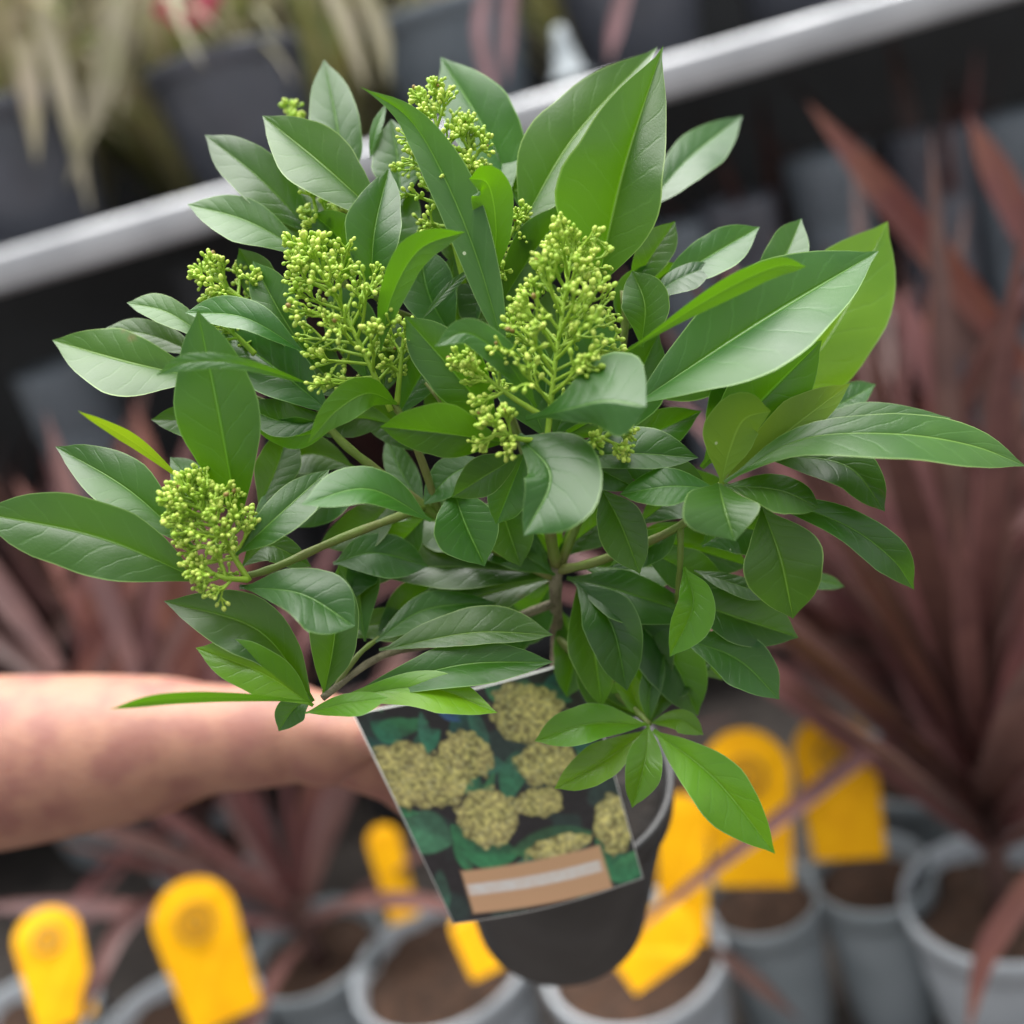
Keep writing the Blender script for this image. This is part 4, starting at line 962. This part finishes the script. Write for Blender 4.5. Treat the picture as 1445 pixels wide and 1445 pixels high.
for cx, cy, rx, ry, an, g in [(630, 1000, 22, 9, 30, (60, 100, 150)), (690, 1195, 40, 24, 0, (62, 140, 92)), (875, 1222, 36, 20, 10, (60, 134, 90)), (600, 1170, 40, 32, 20, (80, 140, 104)), (620, 1265, 16, 40, 0, (66, 112, 92)), (545, 1030, 26, 15, 30, (50, 120, 92)), (600, 1040, 26, 15, -40, (56, 128, 100)), (720, 1085, 20, 34, 15, (60, 124, 92)), (660, 1098, 26, 14, 20, (60, 126, 88)), (840, 1002, 34, 12, -20, (50, 112, 84)), (775, 975, 34, 12, 20, (52, 120, 86)), (870, 950, 26, 8, -30, (90, 150, 96)), (775, 1180, 60, 22, -12, (70, 130, 84))]:
    m, X, Y = ell(cx, cy, rx, ry, an, 0.15); m = np.clip((1.1 - X * X - np.abs(Y)) / 0.2, 0, 1); paint(m * (0.72 + 0.28 * np.tanh(Y * 6)), lin(g))
fl1 = vnoise(U_, V_, 4.5, 3); fl2 = vnoise(U_, V_, 17, 4)
for cx, cy, rx, ry, an in [(742, 1000, 58, 44, 22), (655, 1058, 40, 34, 30), (578, 1090, 60, 46, 20), (625, 1092, 40, 40, 0), (770, 1072, 48, 32, 5), (757, 1123, 36, 22, 0), (684, 1145, 44, 46, -15), (864, 1160, 28, 44, -10), (785, 1186, 52, 17, -12)]:
    m, X, Y = ell(cx, cy, rx, ry, an, 0.10, 0.30, int(cx))
    c = lin((168, 160, 96))[None] * (0.25 + 1.5 * fl1)[:, None] + (lin((186, 170, 116)) - lin((150, 140, 92)))[None] * fl2[:, None]
    c = c * (1.12 - 0.55 * np.clip(X * X + (Y - 0.25) ** 2, 0, 1.2) ** 1.2 * 0.6 - 0.22 * np.clip(Y, -1, 1))[:, None]
    sp_ = np.clip((vnoise(U_, V_, 3.6, 33) - 0.68) / 0.12, 0, 1); c = c * (1 - 0.5 * sp_[:, None]) + 0.5 * sp_[:, None] * lin((214, 206, 150))
    paint(m, c)
col = col * (0.78 + 0.44 * vnoise(U_, V_, 6, 21) * (0.5 + vnoise(U_, V_, 26, 22)))[:, None] + 0.010
# banner with a pale stripe of unreadable lettering
e1 = np.array((200, -38.0)); e2 = np.array((20, 66.0)); o_ = np.array((646, 1222.0))
det = e1[0] * e2[1] - e1[1] * e2[0]; x = U_ - o_[0]; y = V_ - o_[1]
ba = (x * e2[1] - y * e2[0]) / det; bbn = (e1[0] * y - e1[1] * x) / det
inb = np.clip(np.minimum(np.minimum(ba, 1 - ba) * 40, np.minimum(bbn, 1 - bbn) * 14), 0, 1)
paint(inb, lin((214, 168, 130)))
st = np.clip(np.minimum(bbn - 0.30, 0.60 - bbn) * 16, 0, 1) * np.clip(np.minimum(ba - 0.01, 0.97 - ba) * 30, 0, 1)
paint(st * (0.75 + 0.25 * vnoise(U_, V_, 7, 8)), lin((232, 226, 222)))
idx = lambda i, j: j * (NG + 1) + i
fc = [(idx(i, j), idx(i + 1, j), idx(i + 1, j + 1), idx(i, j + 1)) for j in range(NG) for i in range(NG)]
me = bpy.data.meshes.new('printed_face'); me.from_pydata([tuple(p) for p in P3 + np.array(nrm) * 0.0002], [], fc)
at = me.color_attributes.new('print', 'FLOAT_COLOR', 'POINT'); at.data.foreach_set('color', np.c_[col, np.ones(len(col))].ravel())
a = NT('printed_picture'); pnode = a.n('ShaderNodeBsdfPrincipled'); vc = a.n('ShaderNodeVertexColor'); vc.layer_name = 'print'
a.l(vc.outputs[0], pnode.inputs['Base Color']); pnode.inputs['Roughness'].default_value = 0.32; a.l(pnode.outputs[0], a.out.inputs['Surface'])
link('printed_face', me, a.m, lab)
bm = bmesh.new(); ng = 16; fr_ = []; bk = []
def cpt(s, t):
    p = corner[0] * (1 - s) * (1 - t) + corner[1] * s * (1 - t) + corner[2] * s * t + corner[3] * (1 - s) * t
    return p + nrm * (0.006 * math.sin(math.pi * s))
for i in range(ng + 1):
    s = -0.006 + 1.012 * i / ng
    for t in (-0.006, 1.006): fr_.append(bm.verts.new(cpt(s, t))); bk.append(bm.verts.new(cpt(s, t) - nrm * 0.0006))
for i in range(ng):
    A, B, C_, D = 2 * i, 2 * i + 1, 2 * i + 3, 2 * i + 2
    bm.faces.new((fr_[A], fr_[B], fr_[C_], fr_[D])); bm.faces.new((bk[A], bk[D], bk[C_], bk[B]))
    bm.faces.new((fr_[A], fr_[D], bk[D], bk[A])); bm.faces.new((fr_[B], bk[B], bk[C_], fr_[C_]))
bm.faces.new((fr_[0], bk[0], bk[1], fr_[1])); bm.faces.new((fr_[-2], fr_[-1], bk[-1], bk[-2]))
bmesh.ops.recalc_face_normals(bm, faces=bm.faces[:]); from_bm('card', bm, M['card'], lab)

# ------------------------------------------------------------------ forearm and hand
def skin_figure(name, nodes, edges, root, mat, parent=None, levels=2):
    me = bpy.data.meshes.new(name); me.from_pydata([n[0] for n in nodes], edges, [])
    o = bpy.data.objects.new(name, me); COL.objects.link(o)
    o.modifiers.new('Skin', 'SKIN'); me.skin_vertices.new() if not me.skin_vertices else None
    for i, n in enumerate(nodes):
        r_ = n[1]; me.skin_vertices[0].data[i].radius = r_ if isinstance(r_, tuple) else (r_, r_)
        me.skin_vertices[0].data[i].use_root = (i == root)
    ss = o.modifiers.new('Sub', 'SUBSURF'); ss.levels = levels; ss.render_levels = levels
    dg = bpy.context.evaluated_depsgraph_get(); dg.update()
    m2 = bpy.data.meshes.new_from_object(o.evaluated_get(dg)); bpy.data.objects.remove(o); m2.name = name
    return link(name, m2, mat, parent)
N = []; E = []
def chain(pts, start=None):
    prev = start
    for p in pts:
        N.append((V(p[0], p[1], p[2]), p[3])); 
        if prev is not None: E.append((prev, len(N) - 1))
        prev = len(N) - 1
    return prev
arm = chain([(-330, 1100, .66, .064), (-150, 1090, .655, .061), (0, 1076, .65, .0575), (130, 1062, .645, .0515), (260, 1046, .635, .0425), (350, 1034, .622, .0330), (420, 1034, .612, .0268), (480, 1047, .605, .0258)])
wrist = arm
palm = chain([(530, 1068, .604, .0225)], wrist)
chain([(575, 1040, .620, .0105), (640, 1040, .648, .0095), (715, 1050, .662, .0088), (760, 1060, .664, .0078)], palm)
chain([(582, 1075, .618, .0108), (640, 1090, .656, .0098), (720, 1100, .674, .009), (775, 1110, .678, .008)], palm)
chain([(582, 1105, .618, .0105), (635, 1135, .654, .0095), (705, 1150, .678, .0088), (755, 1160, .682, .0078)], palm)
chain([(575, 1130, .614, .0092), (625, 1175, .648, .0085), (690, 1195, .674, .0078)], palm)
chain([(520, 1032, .580, .0130), (575, 1048, .548, .0112), (620, 1070, .528, .0102), (660, 1095, .522, .0086)], wrist)
pers = skin_figure('person', N, E, 5, M['skin'], None)
tag(pers, 'bare forearm and hand reaching in from the left to hold the black pot', 'person')
